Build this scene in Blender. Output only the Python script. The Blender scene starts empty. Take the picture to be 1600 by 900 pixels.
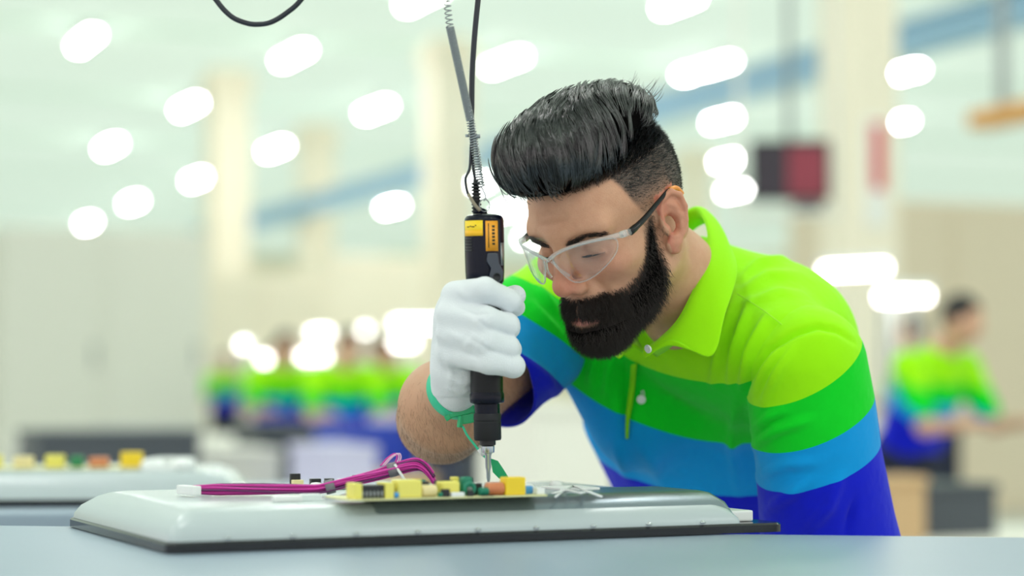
import bpy, bmesh, math, random
import numpy as np
from mathutils import Vector, Matrix
random.seed(7); RNG = np.random.default_rng(7)
scene = bpy.context.scene
col = scene.collection

# ------------------------------------------------------------------ camera
FPX = 85.0 / (36.0 * 1600 / 1350) * 1600          # focal length in pixels of the 1600x900 frame
CAM_Z = 1.25
PITCH = math.atan(150.0 / FPX)
cam_data = bpy.data.cameras.new('camera')
cam = bpy.data.objects.new('camera', cam_data); col.objects.link(cam)
cam.location = (0, 0, CAM_Z)
cam.rotation_euler = (math.pi / 2 + PITCH, 0, 0)
cam_data.lens = 85.0
cam_data.sensor_width = 36.0 * 1600 / 1350
cam_data.clip_end = 300
cam_data.dof.use_dof = True
cam_data.dof.focus_distance = 2.285
cam_data.dof.aperture_fstop = 2.4
scene.camera = cam

# ------------------------------------------------------------------ world light and exposure
world = bpy.data.worlds.new('world'); scene.world = world
world.use_nodes = True
bgn = world.node_tree.nodes['Background']
bgn.inputs[0].default_value = (1.0, 0.975, 0.955, 1)
bgn.inputs[1].default_value = 0.80
scene.view_settings.view_transform = 'Standard'
scene.view_settings.look = 'None'
scene.view_settings.gamma = 1.0
scene.view_settings.use_curve_mapping = False
scene.view_settings.exposure = 0.64
LAMP_POWER = 60.0        # emission of the ceiling battens

# ------------------------------------------------------------------ helpers
def at(px, py, d):
    """point of the place seen at a photograph pixel, d metres in front of the lens"""
    cp, sp = math.cos(PITCH), math.sin(PITCH)
    xc = (px - 800) / FPX * d; yc = (450 - py) / FPX * d
    return np.array([xc, d * cp - yc * sp, CAM_Z + d * sp + yc * cp])

def project(V):
    cp, sp = math.cos(PITCH), math.sin(PITCH)
    x = V[:, 0]; y = V[:, 1]; z = V[:, 2] - CAM_Z
    d = y * cp + z * sp; up = -y * sp + z * cp
    return 800 + FPX * x / d, 450 - FPX * up / d, d

def s2l(c):
    return tuple((v / 12.92 if v <= 0.04045 else ((v + 0.055) / 1.055) ** 2.4) for v in [q / 255.0 for q in c])

MATS = {}
def mat(name, rgb=(200, 200, 200), rough=0.5, metal=0.0, spec=0.5, noise=0.0, nscale=30.0, bump=0.0, bscale=200.0,
        emit=None, estr=0.0, sheen=0.0, coat=0.0, vec='Object', stretch=(1, 1, 1)):
    if name in MATS: return MATS[name]
    m = bpy.data.materials.new(name); m.use_nodes = True
    nt = m.node_tree; b = nt.nodes['Principled BSDF']
    c = s2l(rgb)
    b.inputs['Base Color'].default_value = (*c, 1)
    b.inputs['Roughness'].default_value = rough
    b.inputs['Metallic'].default_value = metal
    b.inputs['Specular IOR Level'].default_value = spec
    if sheen: b.inputs['Sheen Weight'].default_value = sheen
    if coat: b.inputs['Coat Weight'].default_value = coat; b.inputs['Coat Roughness'].default_value = 0.15
    if emit:
        b.inputs['Emission Color'].default_value = (*s2l(emit), 1); b.inputs['Emission Strength'].default_value = estr
    if noise or bump:
        tc = nt.nodes.new('ShaderNodeTexCoord'); mp = nt.nodes.new('ShaderNodeMapping')
        mp.inputs['Scale'].default_value = stretch
        nt.links.new(tc.outputs[vec], mp.inputs[0])
    if noise:
        n = nt.nodes.new('ShaderNodeTexNoise'); n.inputs['Scale'].default_value = nscale; n.inputs['Detail'].default_value = 4
        nt.links.new(mp.outputs[0], n.inputs['Vector'])
        mx = nt.nodes.new('ShaderNodeMix'); mx.data_type = 'RGBA'
        mx.inputs[6].default_value = (*[v * (1 - noise) for v in c], 1)
        mx.inputs[7].default_value = (*[min(1, v * (1 + noise)) for v in c], 1)
        nt.links.new(n.outputs[0], mx.inputs[0]); nt.links.new(mx.outputs[2], b.inputs['Base Color'])
    if bump:
        n2 = nt.nodes.new('ShaderNodeTexNoise'); n2.inputs['Scale'].default_value = bscale; n2.inputs['Detail'].default_value = 3
        nt.links.new(mp.outputs[0], n2.inputs['Vector'])
        bp = nt.nodes.new('ShaderNodeBump'); bp.inputs['Strength'].default_value = bump; bp.inputs['Distance'].default_value = 0.002
        nt.links.new(n2.outputs[0], bp.inputs['Height']); nt.links.new(bp.outputs[0], b.inputs['Normal'])
    MATS[name] = m
    return m

def tag(o, label=None, cat=None, group=None, kind=None):
    if label: o['label'] = label
    if cat: o['category'] = cat
    if group: o['group'] = group
    if kind: o['kind'] = kind
    return o

def empty(name, loc=(0, 0, 0), rz=0.0, label=None, cat=None, group=None):
    o = bpy.data.objects.new(name, None); col.objects.link(o)
    o.empty_display_size = 0.05
    o.location = loc; o.rotation_euler = (0, 0, rz)
    tag(o, label, cat, group)
    return o

def link(name, me, m=None, parent=None, world_space=False):
    o = bpy.data.objects.new(name, me); col.objects.link(o)
    if m is not None:
        for mm in (m if isinstance(m, (list, tuple)) else [m]): me.materials.append(mm)
    if parent is not None:
        o.parent = parent
        if world_space:
            bpy.context.view_layer.update()
            o.matrix_parent_inverse = parent.matrix_world.inverted()
    return o

def np_mesh(name, V, F, smooth=True, attrs=None):
    """mesh from numpy verts (n,3) and faces (m,k)"""
    V = np.asarray(V, dtype=np.float32); F = np.asarray(F, dtype=np.int32)
    me = bpy.data.meshes.new(name)
    k = F.shape[1]
    me.vertices.add(len(V)); me.vertices.foreach_set('co', V.ravel())
    me.loops.add(F.size); me.loops.foreach_set('vertex_index', F.ravel())
    me.polygons.add(len(F)); me.polygons.foreach_set('loop_start', np.arange(0, F.size, k, dtype=np.int32))
    me.update(calc_edges=True)
    me.polygons.foreach_set('use_smooth', np.full(len(F), smooth))
    for a, v in (attrs or {}).items():
        at_ = me.attributes.new(a, 'FLOAT', 'POINT'); at_.data.foreach_set('value', np.asarray(v, dtype=np.float32))
    me.validate()
    return me

class MB:
    """collects boxes, tubes and lathes into one mesh"""
    def __init__(s): s.v = []; s.f = []; s.sm = []
    def add(s, V, F, smooth=False):
        n = len(s.v); s.v += [tuple(map(float, p)) for p in V]; s.f += [tuple(n + i for i in f) for f in F]; s.sm += [smooth] * len(F)
        return s
    def box(s, lo, hi, M=None, bev=0.0):
        bm = bmesh.new(); bmesh.ops.create_cube(bm, size=1.0)
        for v in bm.verts:
            v.co = Vector([lo[i] + (v.co[i] + 0.5) * (hi[i] - lo[i]) for i in range(3)])
        if bev:
            bmesh.ops.bevel(bm, geom=list(bm.edges), offset=bev, segments=2, affect='EDGES', profile=0.6)
        bm.verts.ensure_lookup_table()
        V = [v.co.copy() for v in bm.verts]
        if M is not None: V = [M @ v for v in V]
        s.add(V, [[v.index for v in f.verts] for f in bm.faces]); bm.free(); return s
    def tube(s, pts, r, n=8, caps=True, closed=False):
        P = [np.array(p, float) for p in pts]; m = len(P)
        R = r if hasattr(r, '__len__') else [r] * m
        V = []; up = None
        for i in range(m):
            if closed: t = P[(i + 1) % m] - P[i - 1]
            else: t = P[min(i + 1, m - 1)] - P[max(i - 1, 0)]
            t = t / (np.linalg.norm(t) + 1e-12)
            if up is None:
                a = np.array([0, 0, 1.0]) if abs(t[2]) < 0.9 else np.array([1.0, 0, 0])
                up = np.cross(t, a)
            up = up - t * up.dot(t); up /= np.linalg.norm(up) + 1e-12
            w = np.cross(t, up)
            for k in range(n):
                a = 2 * math.pi * k / n
                V.append(P[i] + R[i] * (math.cos(a) * up + math.sin(a) * w))
        F = []
        for i in range(m if closed else m - 1):
            j = (i + 1) % m
            for k in range(n):
                F.append([i * n + k, i * n + (k + 1) % n, j * n + (k + 1) % n, j * n + k])
        if caps and not closed:
            F.append([k for k in range(n)][::-1]); F.append([(m - 1) * n + k for k in range(n)])
        return s.add(V, F, True)
    def lathe(s, prof, n=24, M=None, smooth=True):
        V = []; F = []
        for (r, z) in prof:
            for k in range(n):
                a = 2 * math.pi * k / n; p = Vector((r * math.cos(a), r * math.sin(a), z))
                V.append(M @ p if M is not None else p)
        m = len(prof)
        for i in range(m - 1):
            for k in range(n):
                F.append([i * n + k, i * n + (k + 1) % n, (i + 1) * n + (k + 1) % n, (i + 1) * n + k])
        F.append([k for k in range(n)][::-1]); F.append([(m - 1) * n + k for k in range(n)])
        return s.add(V, F, smooth)
    def prism(s, poly, z0, z1, M=None):
        n = len(poly)
        V = [Vector((x, y, z0)) for x, y in poly] + [Vector((x, y, z1)) for x, y in poly]
        if M is not None: V = [M @ v for v in V]
        F = [list(range(n))[::-1], list(range(n, 2 * n))] + [[i, (i + 1) % n, n + (i + 1) % n, n + i] for i in range(n)]
        return s.add(V, F)
    def mesh(s, name):
        me = bpy.data.meshes.new(name); me.from_pydata(s.v, [], s.f); me.update()
        me.polygons.foreach_set('use_smooth', s.sm)
        return me
    def build(s, name, m, parent=None, world_space=False):
        return link(name, s.mesh(name), m, parent, world_space)

def sharp(o, deg=35):
    """smooth shading with edges kept sharp past an angle"""
    me = o.data; bm = bmesh.new(); bm.from_mesh(me)
    for e in bm.edges:
        e.smooth = len(e.link_faces) == 2 and e.calc_face_angle(0) < math.radians(deg)
    for f in bm.faces: f.smooth = True
    bm.to_mesh(me); bm.free(); return o

def copy_tree(o, parent=None):
    c = o.copy(); col.objects.link(c); c.parent = parent
    if parent is not None: c.matrix_parent_inverse = o.matrix_parent_inverse.copy()
    for ch in list(o.children): copy_tree(ch, c)
    return c

def text_part(name, s, size, m, parent, M, extrude=0.0002, align='CENTER'):
    cu = bpy.data.curves.new(name, 'FONT'); cu.body = s; cu.size = size; cu.extrude = extrude
    cu.align_x = align; cu.align_y = 'CENTER'
    t = bpy.data.objects.new(name, cu); col.objects.link(t)
    bpy.context.view_layer.update()
    me = bpy.data.meshes.new_from_object(t.evaluated_get(bpy.context.evaluated_depsgraph_get()))
    bpy.data.objects.remove(t); bpy.data.curves.remove(cu)
    me.transform(M); me.materials.clear()
    return link(name, me, m, parent, world_space=True)

# ---------------------------------------------------------------- signed-distance sculpting
def smin(a, b, k):
    if k <= 0: return np.minimum(a, b)
    h = np.maximum(k - np.abs(a - b), 0) / k
    return np.minimum(a, b) - h * h * k * 0.25

def f_cone(a, b, r1, r2):
    a = np.array(a, float); b = np.array(b, float); ba = b - a; L2 = float(ba.dot(ba)) + 1e-12
    def f(X, Y, Z):
        px, py, pz = X - a[0], Y - a[1], Z - a[2]
        t = np.clip((px * ba[0] + py * ba[1] + pz * ba[2]) / L2, 0, 1)
        dx, dy, dz = px - t * ba[0], py - t * ba[1], pz - t * ba[2]
        return np.sqrt(dx * dx + dy * dy + dz * dz) - (r1 + (r2 - r1) * t)
    R = max(r1, r2)
    return f, np.minimum(a, b) - R, np.maximum(a, b) + R

def f_ell(c, r, M=None):
    """ellipsoid; columns of M are its axes"""
    c = np.array(c, float); r = np.array(r, float); M = np.eye(3) if M is None else np.array(M, float)
    def f(X, Y, Z):
        x, y, z = X - c[0], Y - c[1], Z - c[2]
        q = [(x * M[0, i] + y * M[1, i] + z * M[2, i]) for i in range(3)]
        k0 = np.sqrt(sum((q[i] / r[i]) ** 2 for i in range(3))); k1 = np.sqrt(sum((q[i] / r[i] ** 2) ** 2 for i in range(3))) + 1e-9
        return k0 * (k0 - 1) / k1
    R = np.sqrt(((M * r[None, :]) ** 2).sum(1))
    return f, c - R, c + R

def f_chain(P, A, B, RA, RB, ea, eb):
    """trunk of elliptic sections: axis points P, half-widths RA along ea, RB along eb"""
    P = [np.array(p, float) for p in P]
    ax = P[-1] - P[0]; Ltot = np.linalg.norm(ax); ax = ax / Ltot
    ts = [float((p - P[0]).dot(ax)) for p in P]
    def f(X, Y, Z):
        x, y, z = X - P[0][0], Y - P[0][1], Z - P[0][2]
        t = x * ax[0] + y * ax[1] + z * ax[2]
        tc = np.clip(t, ts[0], ts[-1])
        cx = [np.interp(tc, ts, [p[i] - P[0][i] for p in P]) for i in range(3)]
        ra = np.interp(tc, ts, RA); rb = np.interp(tc, ts, RB)
        dx, dy, dz = x - cx[0], y - cx[1], z - cx[2]
        qa = dx * ea[0] + dy * ea[1] + dz * ea[2]; qb = dx * eb[0] + dy * eb[1] + dz * eb[2]
        qc = t - tc
        rm = np.minimum(ra, rb)
        k0 = np.sqrt((qa / ra) ** 2 + (qb / rb) ** 2 + (qc / rm) ** 2)
        k1 = np.sqrt((qa / ra ** 2) ** 2 + (qb / rb ** 2) ** 2 + (qc / rm ** 2) ** 2) + 1e-6
        return k0 * (k0 - 1) / k1
    R = max(max(RA), max(RB))
    return f, np.min(P, 0) - R, np.max(P, 0) + R

class Grid:
    def __init__(s, lo, hi, h):
        s.lo = np.array(lo, float); s.h = h
        s.n = np.ceil((np.array(hi, float) - s.lo) / h).astype(int) + 1
        s.d = np.full(tuple(s.n), 0.5, dtype=np.float32)
        s.ax = [(s.lo[i] + h * np.arange(s.n[i])).astype(np.float32) for i in range(3)]
    def _sub(s, lo, hi, m):
        i0 = np.clip(np.floor((lo - m - s.lo) / s.h).astype(int), 0, s.n); i1 = np.clip(np.ceil((hi + m - s.lo) / s.h).astype(int) + 1, 0, s.n)
        sl = tuple(slice(a, b) for a, b in zip(i0, i1))
        return sl, s.ax[0][sl[0]][:, None, None], s.ax[1][sl[1]][None, :, None], s.ax[2][sl[2]][None, None, :]
    def add(s, prim, k=0.0):
        f, lo, hi = prim
        sl, X, Y, Z = s._sub(lo, hi, k + 4 * s.h)
        if s.d[sl].size: s.d[sl] = smin(s.d[sl], f(X, Y, Z).astype(np.float32), k)
        return s
    def cut(s, prim, k=0.0):
        f, lo, hi = prim
        sl, X, Y, Z = s._sub(lo, hi, k + 4 * s.h)
        if s.d[sl].size: s.d[sl] = -smin(-s.d[sl], f(X, Y, Z).astype(np.float32), k)
        return s
    def poly(s):
        g = s.d; sg = g < 0
        nx, ny, nz = g.shape
        c = [sg[i:nx - 1 + i, j:ny - 1 + j, k:nz - 1 + k] for i in (0, 1) for j in (0, 1) for k in (0, 1)]
        cnt = sum(q.astype(np.int8) for q in c)
        mixed = (cnt > 0) & (cnt < 8)
        I, J, K = np.nonzero(mixed)
        idx = np.full(mixed.shape, -1, dtype=np.int32); idx[I, J, K] = np.arange(len(I))
        vals = np.stack([g[I + i, J + j, K + k] for i in (0, 1) for j in (0, 1) for k in (0, 1)], 1)
        corner = np.array([(i, j, k) for i in (0, 1) for j in (0, 1) for k in (0, 1)], float)
        acc = np.zeros((len(I), 3)); num = np.zeros(len(I))
        for a in range(8):
            for b in range(a + 1, 8):
                if np.abs(corner[a] - corner[b]).sum() != 1: continue
                va, vb = vals[:, a], vals[:, b]
                m = (va < 0) != (vb < 0)
                t = np.where(m, va / np.where(m, va - vb, 1), 0)
                acc += np.where(m[:, None], corner[a] + t[:, None] * (corner[b] - corner[a]), 0); num += m
        V = s.lo + s.h * (np.stack([I, J, K], 1) + acc / num[:, None])
        Fs = []
        for axn in range(3):
            A = sg.take(range(0, g.shape[axn] - 1), axn); B = sg.take(range(1, g.shape[axn]), axn)
            E = A != B
            o = [a for a in range(3) if a != axn]
            e = np.nonzero(E); ok = np.ones(len(e[0]), bool)
            for q in o: ok &= (e[q] > 0) & (e[q] < g.shape[q] - 1)
            e = [q[ok] for q in e]
            flip = A[tuple(e)]
            if axn == 1: flip = ~flip
            def cell(da, db):
                q = [x.copy() for x in e]; q[o[0]] = q[o[0]] + da; q[o[1]] = q[o[1]] + db
                return idx[tuple(q)]
            Q = np.stack([cell(-1, -1), cell(0, -1), cell(0, 0), cell(-1, 0)], 1)
            Q[~flip] = Q[~flip][:, ::-1]
            Fs.append(Q)
        return V, np.concatenate(Fs, 0)

def vnormals(V, F):
    n = np.cross(V[F[:, 2]] - V[F[:, 0]], V[F[:, 3 if F.shape[1] > 3 else 1]] - V[F[:, 1 if F.shape[1] > 3 else 0]])
    N = np.zeros_like(V)
    for i in range(F.shape[1]): np.add.at(N, F[:, i], n)
    return N / (np.linalg.norm(N, axis=1, keepdims=True) + 1e-12)

def relax(V, F, it=2, lam=0.5):
    V = V.copy(); n = len(V)
    for _ in range(it):
        S = np.zeros_like(V); C = np.zeros(n)
        for i in range(F.shape[1]):
            a = F[:, i]; b = F[:, (i + 1) % F.shape[1]]
            np.add.at(S, a, V[b]); np.add.at(C, a, 1); np.add.at(S, b, V[a]); np.add.at(C, b, 1)
        V += lam * (S / np.maximum(C, 1)[:, None] - V)
    return V

def keep_faces(V, F, mask):
    """only the faces whose corners all pass the mask, reindexed"""
    k = mask[F].all(1); F = F[k]
    u, inv = np.unique(F, return_inverse=True)
    return V[u], inv.reshape(F.shape), u

def strands(P, r, sides=3):
    """tapering hairs from points (n, s, 3) as one mesh; r (s,) or (n, s)"""
    n, sN, _ = P.shape
    r = np.broadcast_to(np.asarray(r, float), (n, sN))
    T = np.gradient(P, axis=1); T /= np.linalg.norm(T, axis=2, keepdims=True) + 1e-12
    ref = np.array([0.31, 0.77, 0.56]); U = np.cross(T, ref); U /= np.linalg.norm(U, axis=2, keepdims=True) + 1e-9
    W = np.cross(T, U)
    ang = np.arange(sides) * 2 * np.pi / sides
    V = P[:, :, None, :] + r[:, :, None, None] * (np.cos(ang)[None, None, :, None] * U[:, :, None, :] + np.sin(ang)[None, None, :, None] * W[:, :, None, :])
    base = (np.arange(n) * sN * sides)[:, None, None]; i = (np.arange(sN - 1) * sides)[None, :, None]; k = np.arange(sides)[None, None, :]; k2 = (k + 1) % sides
    F = np.stack([base + i + k, base + i + k2, base + i + sides + k2, base + i + sides + k], -1)
    return V.reshape(-1, 3), F.reshape(-1, 4)
# ================================================================== the hall (its long axis runs away to the left)
HA = math.radians(22.5); CH, SH = math.cos(HA), math.sin(HA)
def hall(x, y, z=0.0): return np.array([CH * x - SH * y, SH * x + CH * y, z])     # hall axes -> place
def to_hall(p): return np.array([CH * p[0] + SH * p[1], -SH * p[0] + CH * p[1], p[2]])
HM = Matrix.Rotation(HA, 4, 'Z')
CEIL = 6.35
X0, X1, Y0, Y1 = -9.0, 40.0, -12.0, 78.0
def struct(name, m, lo, hi, bev=0.0, parent=None):
    o = MB().box(lo, hi, HM, bev).build(name, m, parent)
    if parent is None: o['kind'] = 'structure'
    return o
FLOOR = mat('grey_epoxy_floor', (206, 210, 208), 0.35, noise=0.08, nscale=0.6)
CEILM = mat('mint_ceiling_added_translucency', (206, 232, 214), 0.7)
_nt = CEILM.node_tree; _b = _nt.nodes['Principled BSDF']; _t = _nt.nodes.new('ShaderNodeBsdfTranslucent'); _t.inputs[0].default_value = (*s2l((216, 235, 221)), 1)
_mx = _nt.nodes.new('ShaderNodeMixShader'); _mx.inputs[0].default_value = 0.72       # translucency added so world light glows through and brightens the hall
_nt.links.new(_b.outputs[0], _mx.inputs[1]); _nt.links.new(_t.outputs[0], _mx.inputs[2]); _nt.links.new(_mx.outputs[0], _nt.nodes['Material Output'].inputs[0])
WALLM = mat('cream_wall_panel', (244, 234, 212), 0.8, noise=0.05, nscale=0.5)
struct('floor', FLOOR, (X0, Y0, -0.10), (X1, Y1, 0.0))
V_ = [HM @ Vector(q) for q in ((X0, Y0, CEIL), (X1, Y0, CEIL), (X1, Y1, CEIL), (X0, Y1, CEIL))]
ceil = MB().add(V_, [[3, 2, 1, 0]]).build('ceiling', CEILM); ceil['kind'] = 'structure'     # thin roof sheets
struct('wall_back', WALLM, (X0, Y1, 0.0), (X1, Y1 + 0.2, CEIL))
struct('wall_left', WALLM, (X0 - 0.2, 24.0, 0.0), (X0, Y1, CEIL))
struct('wall_right', WALLM, (X1, 8.0, 0.0), (X1 + 0.2, Y1, CEIL))
# ceiling purlins and joints between the sheets
PURL = mat('mint_steel_purlin', (214, 234, 220), 0.6)
for i in range(10):
    y = 15.0 + i * 6.9
    struct('purlin', PURL, (X0, y, CEIL - 0.06), (X1, y + 0.05, CEIL), parent=ceil)
# blue crane girder and pale columns
BLUEST = mat('sky_blue_painted_steel', (160, 198, 224), 0.5)
bx_ = to_hall(at(1475, 46, 19.5))
gird = empty('crane_girder', hall(bx_[0], 40, 0), HA, 'long sky-blue steel girder running under the mint ceiling', 'girder')
ln = 34.0
MB().box((-0.03, -26, bx_[2] - 0.15), (0.03, ln, bx_[2] + 0.15)).build('web', BLUEST, gird)
MB().box((-0.12, -26, bx_[2] + 0.14), (0.12, ln, bx_[2] + 0.17)).build('top_flange', BLUEST, gird)
MB().box((-0.12, -26, bx_[2] - 0.17), (0.12, ln, bx_[2] - 0.14)).build('bottom_flange', BLUEST, gird)
CREAM = mat('cream_painted_column', (246, 236, 216), 0.7, noise=0.05, nscale=2)
GREY = mat('grey_painted_steel', (150, 156, 158), 0.5)
REDSIGN = mat('red_sign_enamel', (214, 66, 78), 0.5); WHITEP = mat('white_paint', (240, 240, 236), 0.6)
def column(px, d, w, label, sign=False):
    p = at(px, 600, d)
    o = empty('column', (p[0], p[1], 0), HA, label, 'column', 'cream columns of the hall')
    MB().box((-w / 2, -w / 2, 0.0), (w / 2, w / 2, CEIL - 0.005), None, 0.02).build('shaft', CREAM, o)
    MB().box((-w / 2 - 0.06, -w / 2 - 0.06, 0.0), (w / 2 + 0.06, w / 2 + 0.06, 0.25), None, 0.02).build('base', GREY, o)
    MB().box((-w / 2 - 0.08, -w / 2 - 0.08, CEIL - 0.35), (w / 2 + 0.08, w / 2 + 0.08, CEIL - 0.15), None, 0.02).build('head', CREAM, o)
    if sign:
        MB().box((-0.10, -w / 2 - 0.02, 2.55), (0.10, -w / 2 - 0.001, 3.45)).build('sign_panel', WHITEP, o)
        MB().box((-0.04, -w / 2 - 0.03, 2.85), (0.08, -w / 2 - 0.02, 3.40)).build('sign_mark', REDSIGN, o)
    return o
column(1345, 17.0, 0.48, 'thick cream column with a red and white sign beside the hanging monitor', True)
column(352, 33.0, 0.62, 'cream column at the far left beyond the nearest bench')
column(492, 40.0, 0.62, 'cream column standing behind the group of workers')
column(700, 30.0, 0.60, 'cream column showing just left of the gripped driver')
column(1085, 44.0, 0.60, 'far cream column seen behind the man\'s collar')

# ceiling battens
HOUS = mat('white_batten_housing', (238, 240, 238), 0.5)
LEDM = mat('lit_led_diffuser', (255, 255, 255), 0.5, emit=(255, 255, 252), estr=LAMP_POWER)
Ln = 1.25
me_h = MB().box((-0.09, -Ln / 2, 0.05), (0.09, Ln / 2, 0.12), None, 0.012).mesh('housing'); me_h.materials.append(HOUS)
me_d = MB().box((-0.055, -Ln / 2 + 0.02, 0.0), (0.055, Ln / 2 - 0.02, 0.052), None, 0.015).mesh('diffuser'); me_d.materials.append(LEDM)
me_r = MB().tube([(0, 0, 0.12), (0, 0, 0.23)], 0.008, 6).mesh('hanger'); me_r.materials.append(GREY)
def batten(p, label, k=1.0):
    o = empty('ceiling_light', p, HA, label, 'light', 'white led battens hanging from the ceiling')
    for n_, m_, y_ in (('housing', me_h, 0), ('diffuser', me_d, 0), ('hanger', me_r, -0.4), ('hanger', me_r, 0.4)):
        c = bpy.data.objects.new(n_, m_); col.objects.link(c); c.parent = o; c.location = (0, y_ * k, 0)
        if n_ != 'hanger': c.scale = (1, k, 1)
    return o
def on_ceiling(px, py, z=CEIL - 0.23):
    a = at(px, py, 1.0) - [0, 0, CAM_Z]; t = (z - CAM_Z) / a[2]; return np.array([a[0] * t, a[1] * t, z])
LIGHTS = [(790, 100, 'lit ceiling batten right of the coil spring and black cable'), (587, 174, 'lit ceiling batten left of the middle of the coil spring'), (430, 235, 'lit ceiling batten third down the row that ends at the left edge'),
          (307, 282, 'lit ceiling batten fourth in the row falling to the left'), (208, 318, 'lit ceiling batten fifth in the row falling to the left'), (137, 350, 'lowest lit ceiling batten at the left edge'),
          (458, 90, 'lit ceiling batten under the black cable loop'), (295, 169, 'lit ceiling batten second from the cable loop going left'), (172, 231, 'lit ceiling batten third from the cable loop going left'),
          (134, 67, 'lit ceiling batten cut by the upper left edge'), (660, 0, 'lit ceiling batten cut by the top edge left of the spring'), (1060, 8, 'lit ceiling batten cut by the top edge above the man'),
          (1119, 105, 'lit ceiling batten just right of the man\'s hair tips under the girder'), (1074, 118, 'dimmer lit batten touching its twin right of the man\'s hair'), (1130, 190, 'lit ceiling batten right of the back of the man\'s head'), (1137, 253, 'lit ceiling batten left of the hanging monitor'),
          (1147, 300, 'small lit batten low beside the man\'s ear'), (1410, 117, 'upper lit batten right of the signed column'), (1398, 195, 'lower lit batten right of the signed column'),
          (612, 325, 'lit batten left of the yellow-labelled driver'), (745, 290, 'lit batten behind the top of the driver'), (797, 330, 'lit batten between the driver and the man\'s forehead'),
          (828, 372, 'small far batten beside the man\'s brow')]
for px, py, lb in LIGHTS: batten(on_ceiling(px, py), lb, 0.3 if px == 1074 else (0.75 if px > 1020 else 1.0))
# the rows run on overhead and behind the lens
k = 0
for i_, rx in enumerate((-3.6, 0.0, 3.6, 7.2)):
    for j_, ry in enumerate((-3.0, 3.9, 10.8)):
        batten(hall(rx, ry, CEIL - 0.23), 'lit overhead batten out of the picture, %s row from the left, %s along it' % (('first', 'second', 'third', 'fourth')[i_], ('nearest', 'middle', 'farthest')[j_]))
# ================================================================== the worker
MH = np.array([[-0.58523481, 0.74314483, -0.32440096], [-0.64996911, -0.66913061, -0.36028376], [-0.48480962, 0.0, 0.87461971]])
H0 = at(959, 355, 2.35)
def hw(p): return np.asarray(p, float) @ MH.T + H0            # head space (forward, left, up) -> place
def wh(p): return (np.asarray(p, float) - H0) @ MH

LS = at(1258, 562, 2.40); RS = at(880, 478, 2.64)             # shoulder joints
NB = at(1085, 470, 2.50); PV = at(1192, 985, 3.00)           # neck base, pelvis
LE = at(1308, 930, 2.46); RE = at(690, 655, 2.455)            # elbows
RW = at(708, 606, 2.285)                                      # right wrist
LW = np.array([LE[0] + 0.02, LE[1] + 0.13, LE[2] - 0.22])
tl = (LS - RS); tl /= np.linalg.norm(tl)
ta = (NB - PV); ta /= np.linalg.norm(ta)
tf = np.cross(ta, tl); tf /= np.linalg.norm(tf)
if tf[1] > 0: tf = -tf
tl = np.cross(tf, ta) if np.dot(np.cross(tf, ta), tl) > 0 else -np.cross(tf, ta)

worker = empty('person', (PV[0], PV[1], 0), 0, 'bearded man in safety glasses and striped polo shirt leaning over the open panel', 'person')

# ---- skin
def skin_material():
    m = bpy.data.materials.new('skin'); m.use_nodes = True
    nt = m.node_tree; b = nt.nodes['Principled BSDF']; L = nt.links
    def attr(n):
        a = nt.nodes.new('ShaderNodeAttribute'); a.attribute_name = n; return a.outputs['Fac']
    def mix(fac, a, bb):
        x = nt.nodes.new('ShaderNodeMix'); x.data_type = 'RGBA'
        L.new(fac, x.inputs[0])
        if isinstance(a, tuple): x.inputs[6].default_value = (*a, 1)
        else: L.new(a, x.inputs[6])
        x.inputs[7].default_value = (*bb, 1)
        return x.outputs[2]
    def noise(scale, detail=3):
        t = nt.nodes.new('ShaderNodeTexCoord'); n = nt.nodes.new('ShaderNodeTexNoise'); n.inputs['Scale'].default_value = scale; n.inputs['Detail'].default_value = detail
        L.new(t.outputs['Object'], n.inputs['Vector']); return n.outputs[0]
    def mul(a, bv):
        x = nt.nodes.new('ShaderNodeMath'); x.operation = 'MULTIPLY'; L.new(a, x.inputs[0])
        if isinstance(bv, (int, float)): x.inputs[1].default_value = bv
        else: L.new(bv, x.inputs[1])
        return x.outputs[0]
    base = mix(noise(55), s2l((200, 146, 114)), s2l((220, 172, 140)))
    base = mix(mul(noise(420, 4), 0.30), base, s2l((176, 112, 88)))
    base = mix(mul(attr('blush'), 0.75), base, s2l((198, 96, 82)))
    base = mix(attr('lip'), base, s2l((196, 122, 112)))
    base = mix(attr('armtone'), base, s2l((186, 142, 110)))
    st = nt.nodes.new('ShaderNodeMath'); st.operation = 'MULTIPLY_ADD'; L.new(noise(900, 1), st.inputs[0]); st.inputs[1].default_value = 0.7; st.inputs[2].default_value = 0.62
    base = mix(mul(attr('stubble'), st.outputs[0]), base, s2l((38, 35, 35)))
    L.new(base, b.inputs['Base Color'])
    b.inputs['Roughness'].default_value = 0.46
    b.inputs['Subsurface Weight'].default_value = 0.12; b.inputs['Subsurface Radius'].default_value = (1.0, 0.35, 0.2); b.inputs['Subsurface Scale'].default_value = 0.008
    bp = nt.nodes.new('ShaderNodeBump'); bp.inputs['Strength'].default_value = 0.35; bp.inputs['Distance'].default_value = 0.001
    L.new(noise(700, 3), bp.inputs['Height']); L.new(bp.outputs[0], b.inputs['Normal'])
    return m
SKIN = skin_material()

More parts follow.
